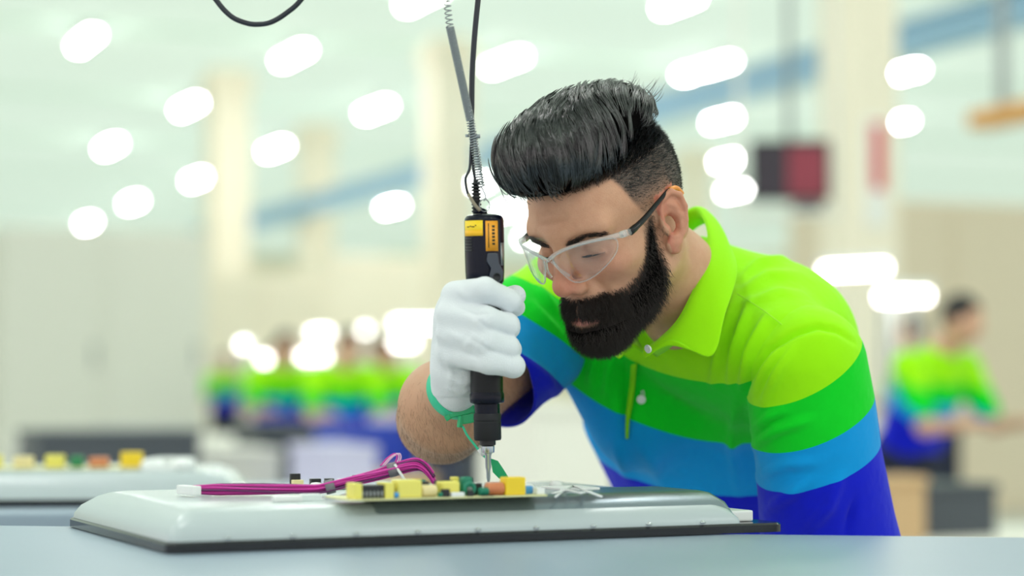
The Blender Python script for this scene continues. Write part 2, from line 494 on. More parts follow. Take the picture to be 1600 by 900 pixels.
# ---- head and neck
nb_h = wh(NB + ta * -0.02); neck_mid = wh(at(1046, 438, 2.43))
g = Grid((-0.15, -0.115, -0.20), (0.135, 0.135, 0.145), 0.0016)
g.add(f_ell((-0.012, 0, 0.042), (0.096, 0.076, 0.088)))
g.add(f_ell((0.030, 0, 0.052), (0.066, 0.064, 0.056)), 0.02)
g.add(f_ell((0.026, 0, -0.020), (0.068, 0.060, 0.078)), 0.022)
for s in (1, -1):
    g.add(f_cone((0.002, s * 0.051, -0.050), (0.076, s * 0.014, -0.086), 0.018, 0.017), 0.028)
    g.add(f_ell((0.056, s * 0.046, -0.010), (0.030, 0.020, 0.018)), 0.022)
    g.add(f_cone((0.088, s * 0.010, 0.033), (0.072, s * 0.048, 0.035), 0.0115, 0.0115), 0.014)
g.add(f_ell((0.083, 0, -0.088), (0.019, 0.023, 0.016)), 0.02)
g.add(f_ell((0.072, 0, -0.058), (0.030, 0.033, 0.032)), 0.016)
for s in (1, -1):
    g.cut(f_ell((0.100, s * 0.034, 0.012), (0.022, 0.020, 0.0135)), 0.016)
    g.add(f_ell((0.0725, s * 0.0325, 0.011), (0.0140, 0.0150, 0.0130)), 0.005)
    g.add(f_cone((0.0845, s * 0.020, 0.004), (0.081, s * 0.045, 0.0055), 0.0022, 0.0018), 0.004)   # lower lid
    g.cut(f_cone((0.0885, s * 0.020, 0.0165), (0.083, s * 0.045, 0.0185), 0.0010, 0.0010), 0.004)  # lid crease
g.add(f_cone((0.091, 0, 0.026), (0.1125, 0, -0.016), 0.0075, 0.0105), 0.012)
g.add(f_ell((0.1125, 0, -0.021), (0.0115, 0.0115, 0.0105)), 0.008)
for s in (1, -1):
    g.add(f_ell((0.1015, s * 0.0135, -0.026), (0.0115, 0.0072, 0.0085)), 0.006)
    g.cut(f_ell((0.1075, s * 0.0070, -0.0325), (0.0055, 0.0032, 0.0045)), 0.004)
    g.cut(f_cone((0.089, s * 0.024, -0.024), (0.084, s * 0.032, -0.044), 0.002, 0.002), 0.010)     # smile fold
    g.add(f_cone((0.086, s * 0.024, -0.0645), (0.1000, 0, -0.0590), 0.0035, 0.0045), 0.006)
    g.add(f_cone((0.086, s * 0.021, -0.0670), (0.0985, 0, -0.0710), 0.0040, 0.0060), 0.006)
    g.cut(f_cone((0.092, s * 0.024, -0.0655), (0.1055, 0, -0.0650), 0.0012, 0.0012), 0.003)
for q in (0.050, 0.060):                                                                           # forehead creases
    g.cut(f_cone((0.0975 - (q - 0.05) * 0.15, -0.02, q), (0.0975 - (q - 0.05) * 0.15, 0.02, q + 0.002), 0.0008, 0.0008), 0.006)
g.add(f_cone((-0.028, 0, -0.03), neck_mid, 0.056, 0.058), 0.03)
g.add(f_cone(neck_mid, nb_h, 0.058, 0.066), 0.02)
g.add(f_cone((-0.020, 0.058, -0.035), wh(at(1036, 515, 2.435)), 0.012, 0.012), 0.02)               # neck muscle
for s in (1, -1):                                                                                  # ears
    fl = math.radians(26)
    e1 = np.array([-math.cos(fl), s * math.sin(fl), 0]); e2 = np.array([-0.13, 0, 0.99]); e3 = np.cross(e1, e2)
    if e3[1] * s < 0: e3 = -e3
    E0 = np.array([0.002, s * 0.0735, 0.0])
    ear = lambda a, b, c=0.0: E0 + 0.9 * a * e1 + 0.94 * b * e2 + c * e3
    g.add(f_ell(ear(0.016, 0.003), (0.017, 0.029, 0.0045), np.stack([e1, e2, e3], 1)), 0.006)
    hx = [(-0.002, 0.004), (-0.001, 0.019), (0.007, 0.031), (0.019, 0.0345), (0.030, 0.026), (0.0335, 0.010), (0.030, -0.006), (0.022, -0.019), (0.013, -0.028)]
    for (a0, b0), (a1, b1) in zip(hx[:-1], hx[1:]):
        g.add(f_cone(ear(a0, b0, 0.003), ear(a1, b1, 0.003), 0.0034, 0.0034), 0.002)
    g.add(f_ell(ear(0.008, -0.030), (0.0095, 0.0105, 0.0050), np.stack([e1, e2, e3], 1)), 0.006)
    ah = [(0.011, 0.023), (0.020, 0.016), (0.0235, 0.004), (0.020, -0.009), (0.012, -0.018)]
    for (a0, b0), (a1, b1) in zip(ah[:-1], ah[1:]):
        g.add(f_cone(ear(a0, b0, 0.002), ear(a1, b1, 0.002), 0.0036, 0.0036), 0.003)
    g.cut(f_ell(ear(0.0110, -0.003, 0.0040), (0.0078, 0.0125, 0.0085), np.stack([e1, e2, e3], 1)), 0.004)
    for (a0, b0), (a1, b1) in zip([(0.006, 0.024), (0.017, 0.0275), (0.0255, 0.021)], [(0.017, 0.0275), (0.0255, 0.021), (0.0285, 0.006)]):
        g.cut(f_cone(ear(a0, b0, 0.0055), ear(a1, b1, 0.0055), 0.0021, 0.0021), 0.002)
    g.add(f_ell(ear(0.000, -0.006, 0.004), (0.0055, 0.0075, 0.0050), np.stack([e1, e2, e3], 1)), 0.004)
HV, HF = g.poly(); HV = relax(HV, HF, 2, 0.4); HN = vnormals(HV, HF); del g
F_, L_, U_ = HV[:, 0], HV[:, 1], HV[:, 2]; aL = np.abs(L_)
def sstep(x, a, b):
    t = np.clip((x - a) / (b - a), 0, 1); return t * t * (3 - 2 * t)
# short hair: behind the temple line, above the nape, fading out towards the ears
fb = np.interp(U_, [-0.04, -0.01, 0.02, 0.045, 0.075, 0.090], [0.014, 0.016, 0.022, 0.036, 0.045, 0.052])
side = sstep(fb - F_, -0.003, 0.004) * sstep(U_, np.where(F_ < -0.03, -0.045, 0.004), np.where(F_ < -0.03, 0.02, 0.062))
top = sstep(U_ - np.interp(aL, [0, 0.03, 0.05, 0.065], [0.083, 0.080, 0.079, 0.079]), -0.004, 0.004)
is_ear = (aL > 0.0735) & (F_ < 0.006) & (F_ > -0.05) & (U_ < 0.036) & (U_ > -0.045)
scalp = np.where(is_ear, 0, np.maximum(side, top))
# beard: cheek line from sideburn to mouth corner, moustache, chin, under the jaw
cheek = np.interp(F_, [0.000, 0.018, 0.030, 0.042, 0.055, 0.068, 0.080, 0.095, 0.125], [0.03, 0.030, 0.012, -0.016, -0.034, -0.043, -0.042, -0.0405, -0.0405])
bm_ = sstep(cheek - U_, -0.003, np.interp(F_, [0.045, 0.085], [0.028, 0.007])) * sstep(F_, np.interp(U_, [-0.11, -0.06, -0.02, 0.02], [0.032, 0.008, 0.006, 0.005]), np.interp(U_, [-0.11, -0.06, -0.02, 0.02], [0.048, 0.026, 0.019, 0.016])) * sstep(U_, -0.140, -0.105)
lipm = sstep(0.0075 - np.abs(U_ + 0.0665 - 0.0005), -0.002, 0.002) * sstep(0.024 - aL, 0, 0.006) * (F_ > 0.08)
lower = lipm * (U_ < -0.0645)
bm_ = bm_ * (1 - lower) * ~is_ear
nose_wing = (F_ > 0.094) & (U_ > -0.0395) & (aL < 0.024); bm_ = np.where(nose_wing, 0, bm_)
blush = np.clip(0.8 * (is_ear) * (0.45 + 0.55 * sstep(0.079 - aL, -0.004, 0.004)) + 0.75 * np.exp(-((F_ - 0.113) ** 2 + L_ ** 2 + (U_ + 0.02) ** 2) / 0.00045)
                + 0.4 * np.exp(-((F_ - 0.075) ** 2 + (aL - 0.045) ** 2 + (U_ + 0.012) ** 2) / 0.0005), 0, 1)
HW = hw(HV)

# ---- arms, trunk and legs under the clothes (one skin with the head)
g = Grid(np.minimum(np.minimum(PV, RE), LW) * [1, 1, 0] + [-0.32, -0.38, 0.0], np.array([0.70, PV[1] + 0.34, 1.42]), 0.0075)
hipL = PV + tl * [1, 1, 0] * 0.10; hipR = PV - tl * [1, 1, 0] * 0.10
fh = np.array([tf[0], tf[1], 0]); fh /= np.linalg.norm(fh); lh = np.array([tl[0], tl[1], 0]); lh /= np.linalg.norm(lh)
hipL = np.array([*(PV + lh * 0.09)[:2], 0.88]); hipR = np.array([*(PV - lh * 0.09)[:2], 0.88])
footL = np.array([*(hipL + lh * 0.05 + fh * 0.02)[:2], 0.09]); footR = np.array([*(hipR - lh * 0.05 - fh * 0.06)[:2], 0.09])
kneeL = (hipL + footL) / 2 + fh * 0.03; kneeR = (hipR + footR) / 2 + fh * 0.03
TR_P = [PV + ta * t for t in (0, 0.16, 0.34, 0.46)]
RLs, RFs = [0.135, 0.125, 0.135, 0.085], [0.095, 0.088, 0.085, 0.050]
g.add(f_chain(TR_P, None, None, RLs, RFs, tl, tf))
for S_, E_ in ((LS, LE), (RS, RS + (RE - RS) * 0.55)):
    g.add(f_cone(NB - ta * 0.07, S_ - ta * 0.02, 0.042, 0.042), 0.03); g.add(f_cone(S_, E_, 0.046, 0.042), 0.02)
g.add(f_cone(LE, LW, 0.042, 0.028), 0.02)
for hp, kn, ft in ((hipL, kneeL, footL), (hipR, kneeR, footR)):
    g.add(f_cone(hp, kn, 0.085, 0.058), 0.05); g.add(f_cone(kn, ft, 0.056, 0.038), 0.02); g.add(f_cone(ft - [0, 0, 0.03], ft + fh * 0.14 - [0, 0, 0.05], 0.036, 0.028), 0.02)
BV, BF = g.poly()
# left hand hanging beside the hip
g = Grid(LW + [-0.10, -0.10, -0.24], LW + [0.10, 0.14, 0.05], 0.0022)
hd = LW - LE; hd /= np.linalg.norm(hd); hs = fh; hn = np.cross(hd, hs)
g.add(f_cone(LW - hd * 0.04, LW, 0.029, 0.026))
g.add(f_ell(LW + hd * 0.05, (0.05, 0.040, 0.017), np.stack([hd, hs, hn], 1)), 0.02)
for i, (o, Ln) in enumerate(((0.029, 0.072), (0.010, 0.080), (-0.009, 0.075), (-0.027, 0.058))):
    a = LW + hd * 0.088 + hs * o; b = a + hd * Ln * 0.5 + hn * 0.004; c = b + hd * Ln * 0.45 + hn * 0.022
    g.add(f_cone(a - hd * 0.02, b, 0.0098, 0.0088), 0.005); g.add(f_cone(b, c, 0.0088, 0.0075), 0.003)
a = LW + hd * 0.03 + hs * 0.03; b = a + hd * 0.035 + hs * 0.03 + hn * 0.012; c = b + hd * 0.035 + hs * 0.004 + hn * 0.008
g.add(f_cone(a, b, 0.014, 0.011), 0.012); g.add(f_cone(b, c, 0.011, 0.0085), 0.004)
LHV, LHF = g.poly()
# right arm from under the sleeve to the wrist
g = Grid(np.minimum(RE, RW) - 0.09, np.maximum(RE + 0.17, RW + 0.1) * [1, 1, 1] + [0.02, 0.02, 0.02], 0.0026)
upar = RS - RE; upar /= np.linalg.norm(upar)
fo = RW - RE; flen = np.linalg.norm(fo); fo /= flen
g.add(f_cone(RE + upar * 0.20, RE, 0.053, 0.040))
g.add(f_cone(RE, RE + fo * 0.075, 0.040, 0.0505), 0.06)
g.add(f_cone(RE + fo * 0.075, RW + fo * 0.005, 0.049, 0.0225), 0.03)
g.add(f_cone(RW, RW + fo * 0.03, 0.0215, 0.020), 0.01)
AV, AF = g.poly(); AV = relax(AV, AF, 14, 0.5); AN = vnormals(AV, AF)
nb1, nb2, nb3 = len(HW), len(HW) + len(BV), len(HW) + len(BV) + len(LHV)
allV = np.concatenate([HW, BV, LHV, AV]); allF = np.concatenate([HF, BF + nb1, LHF + nb2, AF + nb3])
z = lambda n: np.zeros(n)
nt_ = len(BV) + len(LHV)
def cat3(a, tail): return np.concatenate([a, z(nt_), np.full(len(AV), tail)])
under = 0.80 * bm_
me = np_mesh('body', allV, allF, True, {'stubble': cat3(np.clip(np.maximum(0.93 * scalp, under), 0, 1), 0.0), 'lip': cat3(lower, 0), 'blush': cat3(blush, 0), 'armtone': cat3(z(len(HW)), 0.55)})
body = link('body', me, SKIN, worker, True)

# ---- shirt
def fabric(name, bands):
    m = bpy.data.materials.new(name); m.use_nodes = True
    nt = m.node_tree; b = nt.nodes['Principled BSDF']; L = nt.links
    a = nt.nodes.new('ShaderNodeAttribute'); a.attribute_name = 'band'
    dv = nt.nodes.new('ShaderNodeMath'); dv.operation = 'MULTIPLY'; dv.inputs[1].default_value = 0.25; L.new(a.outputs['Fac'], dv.inputs[0])
    r = nt.nodes.new('ShaderNodeValToRGB'); r.color_ramp.interpolation = 'CONSTANT'
    while len(r.color_ramp.elements) < len(bands): r.color_ramp.elements.new(0.5)
    for e, (p, c) in zip(r.color_ramp.elements, bands): e.position = p; e.color = (*s2l(c), 1)
    L.new(dv.outputs[0], r.inputs[0])
    tc = nt.nodes.new('ShaderNodeTexCoord'); n = nt.nodes.new('ShaderNodeTexNoise'); n.inputs['Scale'].default_value = 1400; L.new(tc.outputs['Object'], n.inputs['Vector'])
    n2 = nt.nodes.new('ShaderNodeTexNoise'); n2.inputs['Scale'].default_value = 22; n2.inputs['Detail'].default_value = 3; L.new(tc.outputs['Object'], n2.inputs['Vector'])
    bp = nt.nodes.new('ShaderNodeBump'); bp.inputs['Strength'].default_value = 0.25; bp.inputs['Distance'].default_value = 0.0006; L.new(n.outputs[0], bp.inputs['Height'])
    bp2 = nt.nodes.new('ShaderNodeBump'); bp2.inputs['Strength'].default_value = 0.35; bp2.inputs['Distance'].default_value = 0.012; L.new(n2.outputs[0], bp2.inputs['Height']); L.new(bp.outputs[0], bp2.inputs['Normal'])
    L.new(bp2.outputs[0], b.inputs['Normal'])
    L.new(r.outputs[0], b.inputs['Base Color'])
    b.inputs['Roughness'].default_value = 0.85; b.inputs['Specular IOR Level'].default_value = 0.2; b.inputs['Sheen Weight'].default_value = 0.08
    return m
LIME, GREEN, BLUE, NAVY = (156, 238, 4), (0, 210, 36), (0, 150, 224), (8, 24, 200)
POLO = fabric('striped_polo_cotton', [(0.0, LIME), (0.25, GREEN), (0.5, BLUE), (0.75, NAVY)])

def surf_point(V, N, px, py):
    """front-most surface vertex near a photograph pixel"""
    u, v, d = project(V)
    face = ((V - np.array([0, 0, CAM_Z])) * N).sum(1) < 0
    q = np.hypot(u - px, v - py) + np.where(face, 0, 1e6)
    near = np.argsort(q)[:6]
    return V[near[np.argmin(d[near])]]

def fit_bands(V, N, pts, basis):
    P = np.array([surf_point(V, N, px, py) for px, py, _ in pts]); y = np.array([s for _, _, s in pts], float)
    A = basis(P)
    c = np.linalg.solve(A.T @ A + 1e-6 * np.eye(A.shape[1]) * len(y), A.T @ y)
    return basis(V) @ c

FOLD_GAIN = 2.5
ARMHOLE = ([(1162, 625), (1170, 600), (1201, 549), (1242, 522), (1278, 511), (1308, 518), (1333, 536)], -0.0028, 5)
def folds(V, N, lines):
    """soft cloth folds: ridges (amp > 0) or valleys along lines"""
    u, v, d = project(V)
    face = ((V - np.array([0, 0, CAM_Z])) * N).sum(1) < -0.1
    out = np.zeros(len(V))
    for (pts, amp, wid) in lines:
        amp = amp * FOLD_GAIN
        best = np.full(len(V), 1e9); tt = np.zeros(len(V)); n = len(pts) - 1
        for i, ((x0, y0), (x1, y1)) in enumerate(zip(pts[:-1], pts[1:])):
            dx, dy = x1 - x0, y1 - y0
            t = np.clip(((u - x0) * dx + (v - y0) * dy) / (dx * dx + dy * dy), 0, 1)
            q = np.hypot(u - x0 - t * dx, v - y0 - t * dy)
            s = q < best; best = np.where(s, q, best); tt = np.where(s, (i + t) / n, tt)
        out += amp * np.exp(-(best / wid) ** 2) * np.sin(np.pi * (0.08 + 0.84 * tt)) * face
    return V + N * out[:, None]

g = Grid(np.array([-0.06, 2.10, 0.80]), np.array([0.66, 3.05, 1.46]), 0.0045)
OFF = 0.010
SH_P = [PV - ta * 0.02, PV + ta * 0.16 - tl * 0.0, PV + ta * 0.32 - tl * 0.012, PV + ta * 0.44 - tl * 0.042, PV + ta * 0.52 - tl * 0.01]
g.add(f_chain(SH_P, None, None, [0.168, 0.155, 0.165, 0.175, 0.115], [0.126, 0.120, 0.122, 0.108, 0.075], tl, tf))
g.add(f_ell(at(1210, 545, 2.54), (0.105, 0.125, 0.108)), 0.05)                                    # rounded upper back
g.add(f_cone(NB - ta * 0.055, LS + tl * -0.02, 0.066, 0.056), 0.05)
g.add(f_cone(NB - ta * 0.055, RS + tl * 0.01, 0.066, 0.060), 0.05)
g.add(f_cone(LS + tl * -0.03, LS + (LE - LS) * 0.2 + tl * -0.02, 0.050, 0.045), 0.03)
g.add(f_cone(RS + tl * 0.02, RS + (RE - RS) * 0.25, 0.062, 0.055), 0.03)
g.add(f_cone(at(1094, 428, 2.55), at(1165, 492, 2.58), 0.046, 0.070), 0.05)                        # nape and upper back under the collar
g.add(f_cone(RS + tl * 0.03, at(1003, 650, 2.63), 0.064, 0.070), 0.035)
SV, SF = g.poly(); SV = relax(SV, SF, 3); SN = vnormals(SV, SF); SV0 = SV
SV = folds(SV, SN, [ARMHOLE,
    ([(1150, 455), (1128, 540), (1112, 600)], 0.004, 7), ([(1172, 470), (1150, 545), (1140, 600)], 0.004, 6), ([(1200, 490), (1172, 550), (1158, 605)], 0.0045, 6),
    ([(1158, 436), (1185, 412), (1235, 402)], 0.003, 6), ([(1160, 455), (1200, 432), (1250, 428)], 0.003, 7), ([(1168, 475), (1215, 458), (1262, 462)], 0.0025, 7),
    ([(934, 545), (922, 600)], 0.004, 7), ([(955, 555), (948, 620)], 0.004, 7), ([(972, 560), (976, 680)], -0.004, 6),
    ([(1000, 690), (1040, 760)], 0.003, 10), ([(1150, 620), (1145, 700), (1155, 770)], 0.004, 9), ([(960, 690), (985, 750)], 0.003, 9)])
tb = lambda P: np.stack([np.ones(len(P)), (P - NB) @ tl, (P - NB) @ tf, (P - NB) @ ta, ((P - NB) @ tl) ** 2, ((P - NB) @ tf) ** 2, ((P - NB) @ tl) * ((P - NB) @ ta)], 1)
band = fit_bands(SV0, SN, [(1160, 605, 1), (1110, 595, 1), (1050, 583, 1), (1000, 575, 1), (974, 569, 1), (900, 535, 1.0),
                          (1160, 688, 2), (1110, 684, 2), (1050, 678, 2), (985, 664, 2), (936, 618, 2), (897, 586, 2),
                          (1165, 782, 3), (1080, 774, 3), (991, 762, 3), (943, 731, 3), (924, 706, 3), (1120, 520, 0.0), (1200, 450, -0.6), (1260, 440, -0.8)], tb)
band = np.where(((SV0 - NB) @ tf) < -0.02, np.minimum(band, 0.4 + 3.0 * np.clip(-((SV0 - NB) @ ta) - 0.12, 0, 9) / 0.12), band)
me = np_mesh('shirt', SV, SF, True, {'band': band})
def bisect(me, co, no, test=None):
    """cut away what lies beyond a plane (only where test holds)"""
    bm = bmesh.new(); bm.from_mesh(me)
    if test is None: geom = bm.verts[:] + bm.edges[:] + bm.faces[:]
    else:
        fs = [f for f in bm.faces if test(f.calc_center_median())]; s = set()
        for f in fs: s.update(f.verts); s.update(f.edges)
        geom = list(s) + fs
    bmesh.ops.bisect_plane(bm, geom=geom, plane_co=Vector(co), plane_no=Vector(no), clear_outer=True)
    seen = set(); best = []
    for v in bm.verts:                                   # keep the largest connected piece
        if v in seen: continue
        st_ = [v]; seen.add(v); comp_ = []
        while st_:
            q = st_.pop(); comp_.append(q)
            for e in q.link_edges:
                w = e.other_vert(q)
                if w not in seen: seen.add(w); st_.append(w)
        if len(comp_) > len(best): best = comp_
    kp = set(best); bmesh.ops.delete(bm, geom=[v for v in bm.verts if v not in kp], context='VERTS')
    bm.to_mesh(me); bm.free()
def solidify(o, t, off=1.0):
    md = o.modifiers.new('thickness', 'SOLIDIFY'); md.thickness = t; md.offset = off
neck_ax = NB - H0; neck_ax /= np.linalg.norm(neck_ax)
NECK_C = at(1064, 478, 2.47)
bisect(me, NECK_C - neck_ax * 0.038, -neck_ax, lambda c: (np.array(c) - NECK_C) @ neck_ax < 0.05 and np.linalg.norm(np.array(c) - NECK_C) < 0.095)
bisect(me, PV - ta * 0.06, -ta)
shirt = link('shirt', me, POLO, worker, True); solidify(shirt, 0.0025, -1)

def sleeve(S_, E_, prims, h, cutc, cutn, capc, capn, pts, extra, lines, name='sleeve'):
    lo = np.min([p[1] for p, _ in prims], 0) - 0.03; hi = np.max([p[2] for p, _ in prims], 0) + 0.03
    g = Grid(lo, hi, h)
    for p, k in prims: g.add(p, k)
    V, F = g.poly(); V = relax(V, F, 3); N = vnormals(V, F); V0 = V; V = folds(V, N, lines)
    ax = (E_ - S_) / np.linalg.norm(E_ - S_); e1 = np.cross(ax, [0, 1, 0]); e1 /= np.linalg.norm(e1); e2 = np.cross(ax, e1)
    bs = lambda P: np.concatenate([np.stack([np.ones(len(P)), (P - S_) @ ax, (P - S_) @ e1, (P - S_) @ e2], 1)] + ([np.stack([((P - S_) @ e1) ** 2, ((P - S_) @ ax) ** 2, ((P - S_) @ e1) * ((P - S_) @ ax)], 1)] if extra else []), 1)
    b = fit_bands(V0, N, pts, bs)
    me = np_mesh(name, V, F, True, {'band': b})
    bisect(me, cutc, cutn)
    if capc is not None: bisect(me, capc, capn)
    o = link(name, me, POLO, shirt, True); solidify(o, 0.003, 0)
    return o
ax = (LE - LS) / np.linalg.norm(LE - LS)
sl_l = sleeve(LS, LE, [(f_chain([LS + ax * q for q in (0.008, 0.06, 0.12, 0.20, 0.29)], None, None, [0.0705, 0.0735, 0.0735, 0.0790, 0.0900], [0.0705, 0.0735, 0.0735, 0.0790, 0.0900], np.cross(ax, [0, 1, 0]) / np.linalg.norm(np.cross(ax, [0, 1, 0])), np.cross(ax, np.cross(ax, [0, 1, 0])) / np.linalg.norm(np.cross(ax, [0, 1, 0]))), 0)], 0.0036,
       LS + ax * 0.262, ax, None, None,
       [(1173, 610, 1), (1196, 641, 1), (1227, 643, 1), (1273, 633, 1), (1308, 607, 1), (1326, 574, 1), (1330, 540, 1), (1240, 560, 0.35), (1280, 545, 0.35),
        (1168, 705, 2), (1206, 713, 2), (1278, 699, 2), (1329, 676, 2), (1346, 662, 2), (1175, 761, 3), (1232, 756, 3), (1303, 740, 3), (1350, 724, 3), (1280, 810, 3.8), (1350, 800, 3.9)], True,
       [ARMHOLE, ([(1195, 630), (1215, 585), (1240, 545)], 0.004, 7), ([(1180, 612), (1200, 575), (1222, 545)], 0.004, 6), ([(1178, 698), (1215, 672), (1265, 655)], 0.0035, 7), ([(1180, 672), (1205, 650), (1232, 640)], 0.003, 6),
        ([(1185, 745), (1230, 725), (1280, 722)], 0.0025, 8), ([(1200, 800), (1232, 775), (1262, 752)], 0.004, 9), ([(1262, 830), (1295, 790), (1312, 745)], 0.004, 9), ([(1320, 840), (1335, 780)], -0.003, 7)])
ax = (RE - RS) / np.linalg.norm(RE - RS)
sl_r = sleeve(RS, RE, [(f_cone(RS - ax * 0.01, RS + ax * 0.08, 0.070, 0.070), 0), (f_cone(RS + ax * 0.08, RS + ax * 0.22, 0.070, 0.072), 0.03)], 0.0036,
       RS + ax * 0.178, ax, None, None,
       [(833, 444, 1), (872, 458, 1), (806, 496, 2), (843, 515, 2), (875, 540, 2), (806, 532, 3), (843, 565, 3), (880, 604, 3), (810, 620, 4)], False,
       [([(825, 470), (850, 500), (880, 530)], 0.003, 7), ([(812, 560), (850, 590), (870, 615)], 0.003, 8), ([(840, 450), (870, 490)], 0.003, 6)])

# ---- collar, placket, buttons
COLLAR = mat('lime_collar_cotton', LIME, 0.85, spec=0.2, bump=0.3, bscale=900, sheen=0.08)
BUTTON = mat('white_button', (236, 240, 236), 0.35)
def catmull(P, n):
    P = np.array(P, float); out = []
    Q = np.concatenate([[2 * P[0] - P[1]], P, [2 * P[-1] - P[-2]]])
    for i in range(len(P) - 1):
        p0, p1, p2, p3 = Q[i:i + 4]
        for t in np.arange(n) / n:
            out.append(0.5 * ((2 * p1) + (-p0 + p2) * t + (2 * p0 - 5 * p1 + 4 * p2 - p3) * t * t + (-p0 + 3 * p1 - 3 * p2 + p3) * t ** 3))
    out.append(P[-1]); return np.array(out)
st = [((1006, 546, 2.375), (1010, 553, 2.368)), ((1030, 530, 2.368), (1050, 530, 2.352)), ((1058, 502, 2.362), (1111, 558, 2.325)), ((1080, 462, 2.368), (1133, 492, 2.345)),
      ((1097, 418, 2.388), (1152, 428, 2.392)), ((1107, 375, 2.430), (1142, 388, 2.450)), ((1099, 340, 2.480), (1120, 354, 2.515)), ((1082, 328, 2.520), (1090, 347, 2.555)),
      ((1040, 362, 2.545), (1035, 392, 2.590)), ((995, 430, 2.535), (975, 450, 2.580)), ((970, 500, 2.490), (940, 520, 2.500)), ((985, 540, 2.410), (965, 560, 2.400))]
T = catmull([at(*a) for a, b in st], 6); B = catmull([at(*b) for a, b in st], 6)
kk = np.array([0, 0.12, 0.3, 0.5, 0.7, 0.85, 1.0])
cc = T.mean(0)
rows = []
for q in kk:
    r = T * (1 - q) + B * q
    out = r - cc; out -= np.outer(out @ neck_ax, neck_ax); out /= np.linalg.norm(out, axis=1, keepdims=True)
    rows.append(r + out * 0.009 * np.sin(np.pi * min(1, q * 1.1)) + neck_ax * (-0.003 if 0.05 < q < 0.2 else 0))
V = np.concatenate(rows); n = len(T)
Fc = [[i * n + j, i * n + j + 1, (i + 1) * n + j + 1, (i + 1) * n + j] for i in range(len(kk) - 1) for j in range(n - 1)]
o = link('collar', np_mesh('collar', V, np.array(Fc)), COLLAR, shirt, True); solidify(o, 0.003, 0)
md = o.modifiers.new('round', 'SUBSURF'); md.levels = 1; md.render_levels = 1
# inner stand of the collar
inn = T - cc; inn -= np.outer(inn @ neck_ax, neck_ax); inn /= np.linalg.norm(inn, axis=1, keepdims=True)
rows = [T - neck_ax * 0.0005, T - inn * 0.003 + neck_ax * 0.012, T - inn * 0.004 + neck_ax * 0.030]
o = link('collar_stand', np_mesh('collar_stand', np.concatenate(rows), np.array([[i * n + j, i * n + j + 1, (i + 1) * n + j + 1, (i + 1) * n + j] for i in range(2) for j in range(n - 1)])), COLLAR, shirt, True)
solidify(o, 0.002, 0)
# placket strip and buttons lying on the shirt front
u_, v_, d_ = project(SV)
def on_shirt(px, py, lift): 
    p = surf_point(SV, SN, px, py); i = np.argmin(((SV - p) ** 2).sum(1)); q = at(px, py, d_[i]); return q + SN[i] * lift, SN[i]
L1 = [(989, 568), (985, 600), (981, 630), (979, 655), (979.5, 684)]; R1 = [(998, 566), (993, 600), (988, 630), (984, 655), (982, 684)]
PLK = mat('lime_placket_edge', (132, 216, 20), 0.85, spec=0.2, bump=0.3, bscale=900)
l1 = catmull([on_shirt(*p, 0.003)[0] for p in L1], 4); r1 = catmull([on_shirt(*p, 0.0035)[0] for p in R1], 4); n = len(l1)
o = link('placket', np_mesh('placket', np.concatenate([l1, (l1 + r1) / 2 + [0, -0.002, 0], r1]), np.array([[i * n + j, i * n + j + 1, (i + 1) * n + j + 1, (i + 1) * n + j] for i in range(2) for j in range(n - 1)])), PLK, shirt, True); solidify(o, 0.0025, 0)
for (px, py, r) in ((1002, 623, 0.0058), (1013, 544, 0.0050)):
    c, nn = on_shirt(px, py, 0.0035)
    if py < 600: c = at(1013, 545, 2.350)
    M = Matrix.Translation(Vector(c)) @ Vector(nn).to_track_quat('Z', 'Y').to_matrix().to_4x4()
    mb = MB().lathe([(r * 0.8, -0.001), (r, 0.0), (r, 0.0012), (r * 0.85, 0.0018), (r * 0.6, 0.0012), (0.0003, 0.0012)], 20, M)
    mb.build('button', BUTTON, shirt, True)
# button hole: a small stitched loop above the button
c0, nn = on_shirt(1004, 611, 0.003)
MB().tube([on_shirt(1002, 617, 0.003)[0], on_shirt(1003, 609, 0.003)[0], on_shirt(1006, 608, 0.003)[0], on_shirt(1007, 616, 0.003)[0]], 0.0007, 6).build('buttonhole', BUTTON, shirt, True)
# seam line over the shoulder
SEAM = mat('lime_seam_thread', (176, 244, 60), 0.9)
sp = [(1152, 460), (1172, 472), (1195, 487), (1216, 503), (1236, 520)]
MB().tube(catmull([on_shirt(*p, 0.0012)[0] for p in sp], 4), 0.0007, 5).build('seam', SEAM, shirt, True)

# ---- trousers and shoes
TROU = mat('dark_navy_trousers', (24, 30, 52), 0.9, noise=0.2)
g = Grid(np.minimum(footL, footR) * [1, 1, 0] - [0.16, 0.2, 0], np.maximum(hipL, hipR) + [0.25, 0.25, 0.18], 0.009)
g.add(f_chain([PV - ta * 0.06, PV + ta * 0.05], None, None, [0.168, 0.160], [0.124, 0.118], tl, tf))
for hp, kn, ft in ((hipL, kneeL, footL), (hipR, kneeR, footR)):
    g.add(f_cone(hp, kn, 0.102, 0.078), 0.05); g.add(f_cone(kn, ft, 0.078, 0.066), 0.02)
tv, tfc = g.poly(); me = np_mesh('trousers', tv, tfc); bisect(me, (0, 0, 0.06), (0, 0, -1))
link('trousers', me, TROU, worker, True)
SHOE = mat('black_work_shoe', (28, 28, 30), 0.5)
for ft in (footL, footR):
    p = np.array([ft[0], ft[1], 0])
    g = Grid(p - [0.2, 0.26, 0.01], p + [0.2, 0.2, 0.14], 0.006)
    g.add(f_cone(p + [0, 0, 0.05], p + fh * 0.16 + [0, 0, 0.035], 0.050, 0.042)); g.add(f_cone(p - fh * 0.03 + [0, 0, 0.05], p + [0, 0, 0.09], 0.046, 0.045), 0.02)
    v, f = g.poly(); v[:, 2] = np.maximum(v[:, 2], 0.001)
    link('shoe', np_mesh('shoe', v, f), SHOE, worker, True)
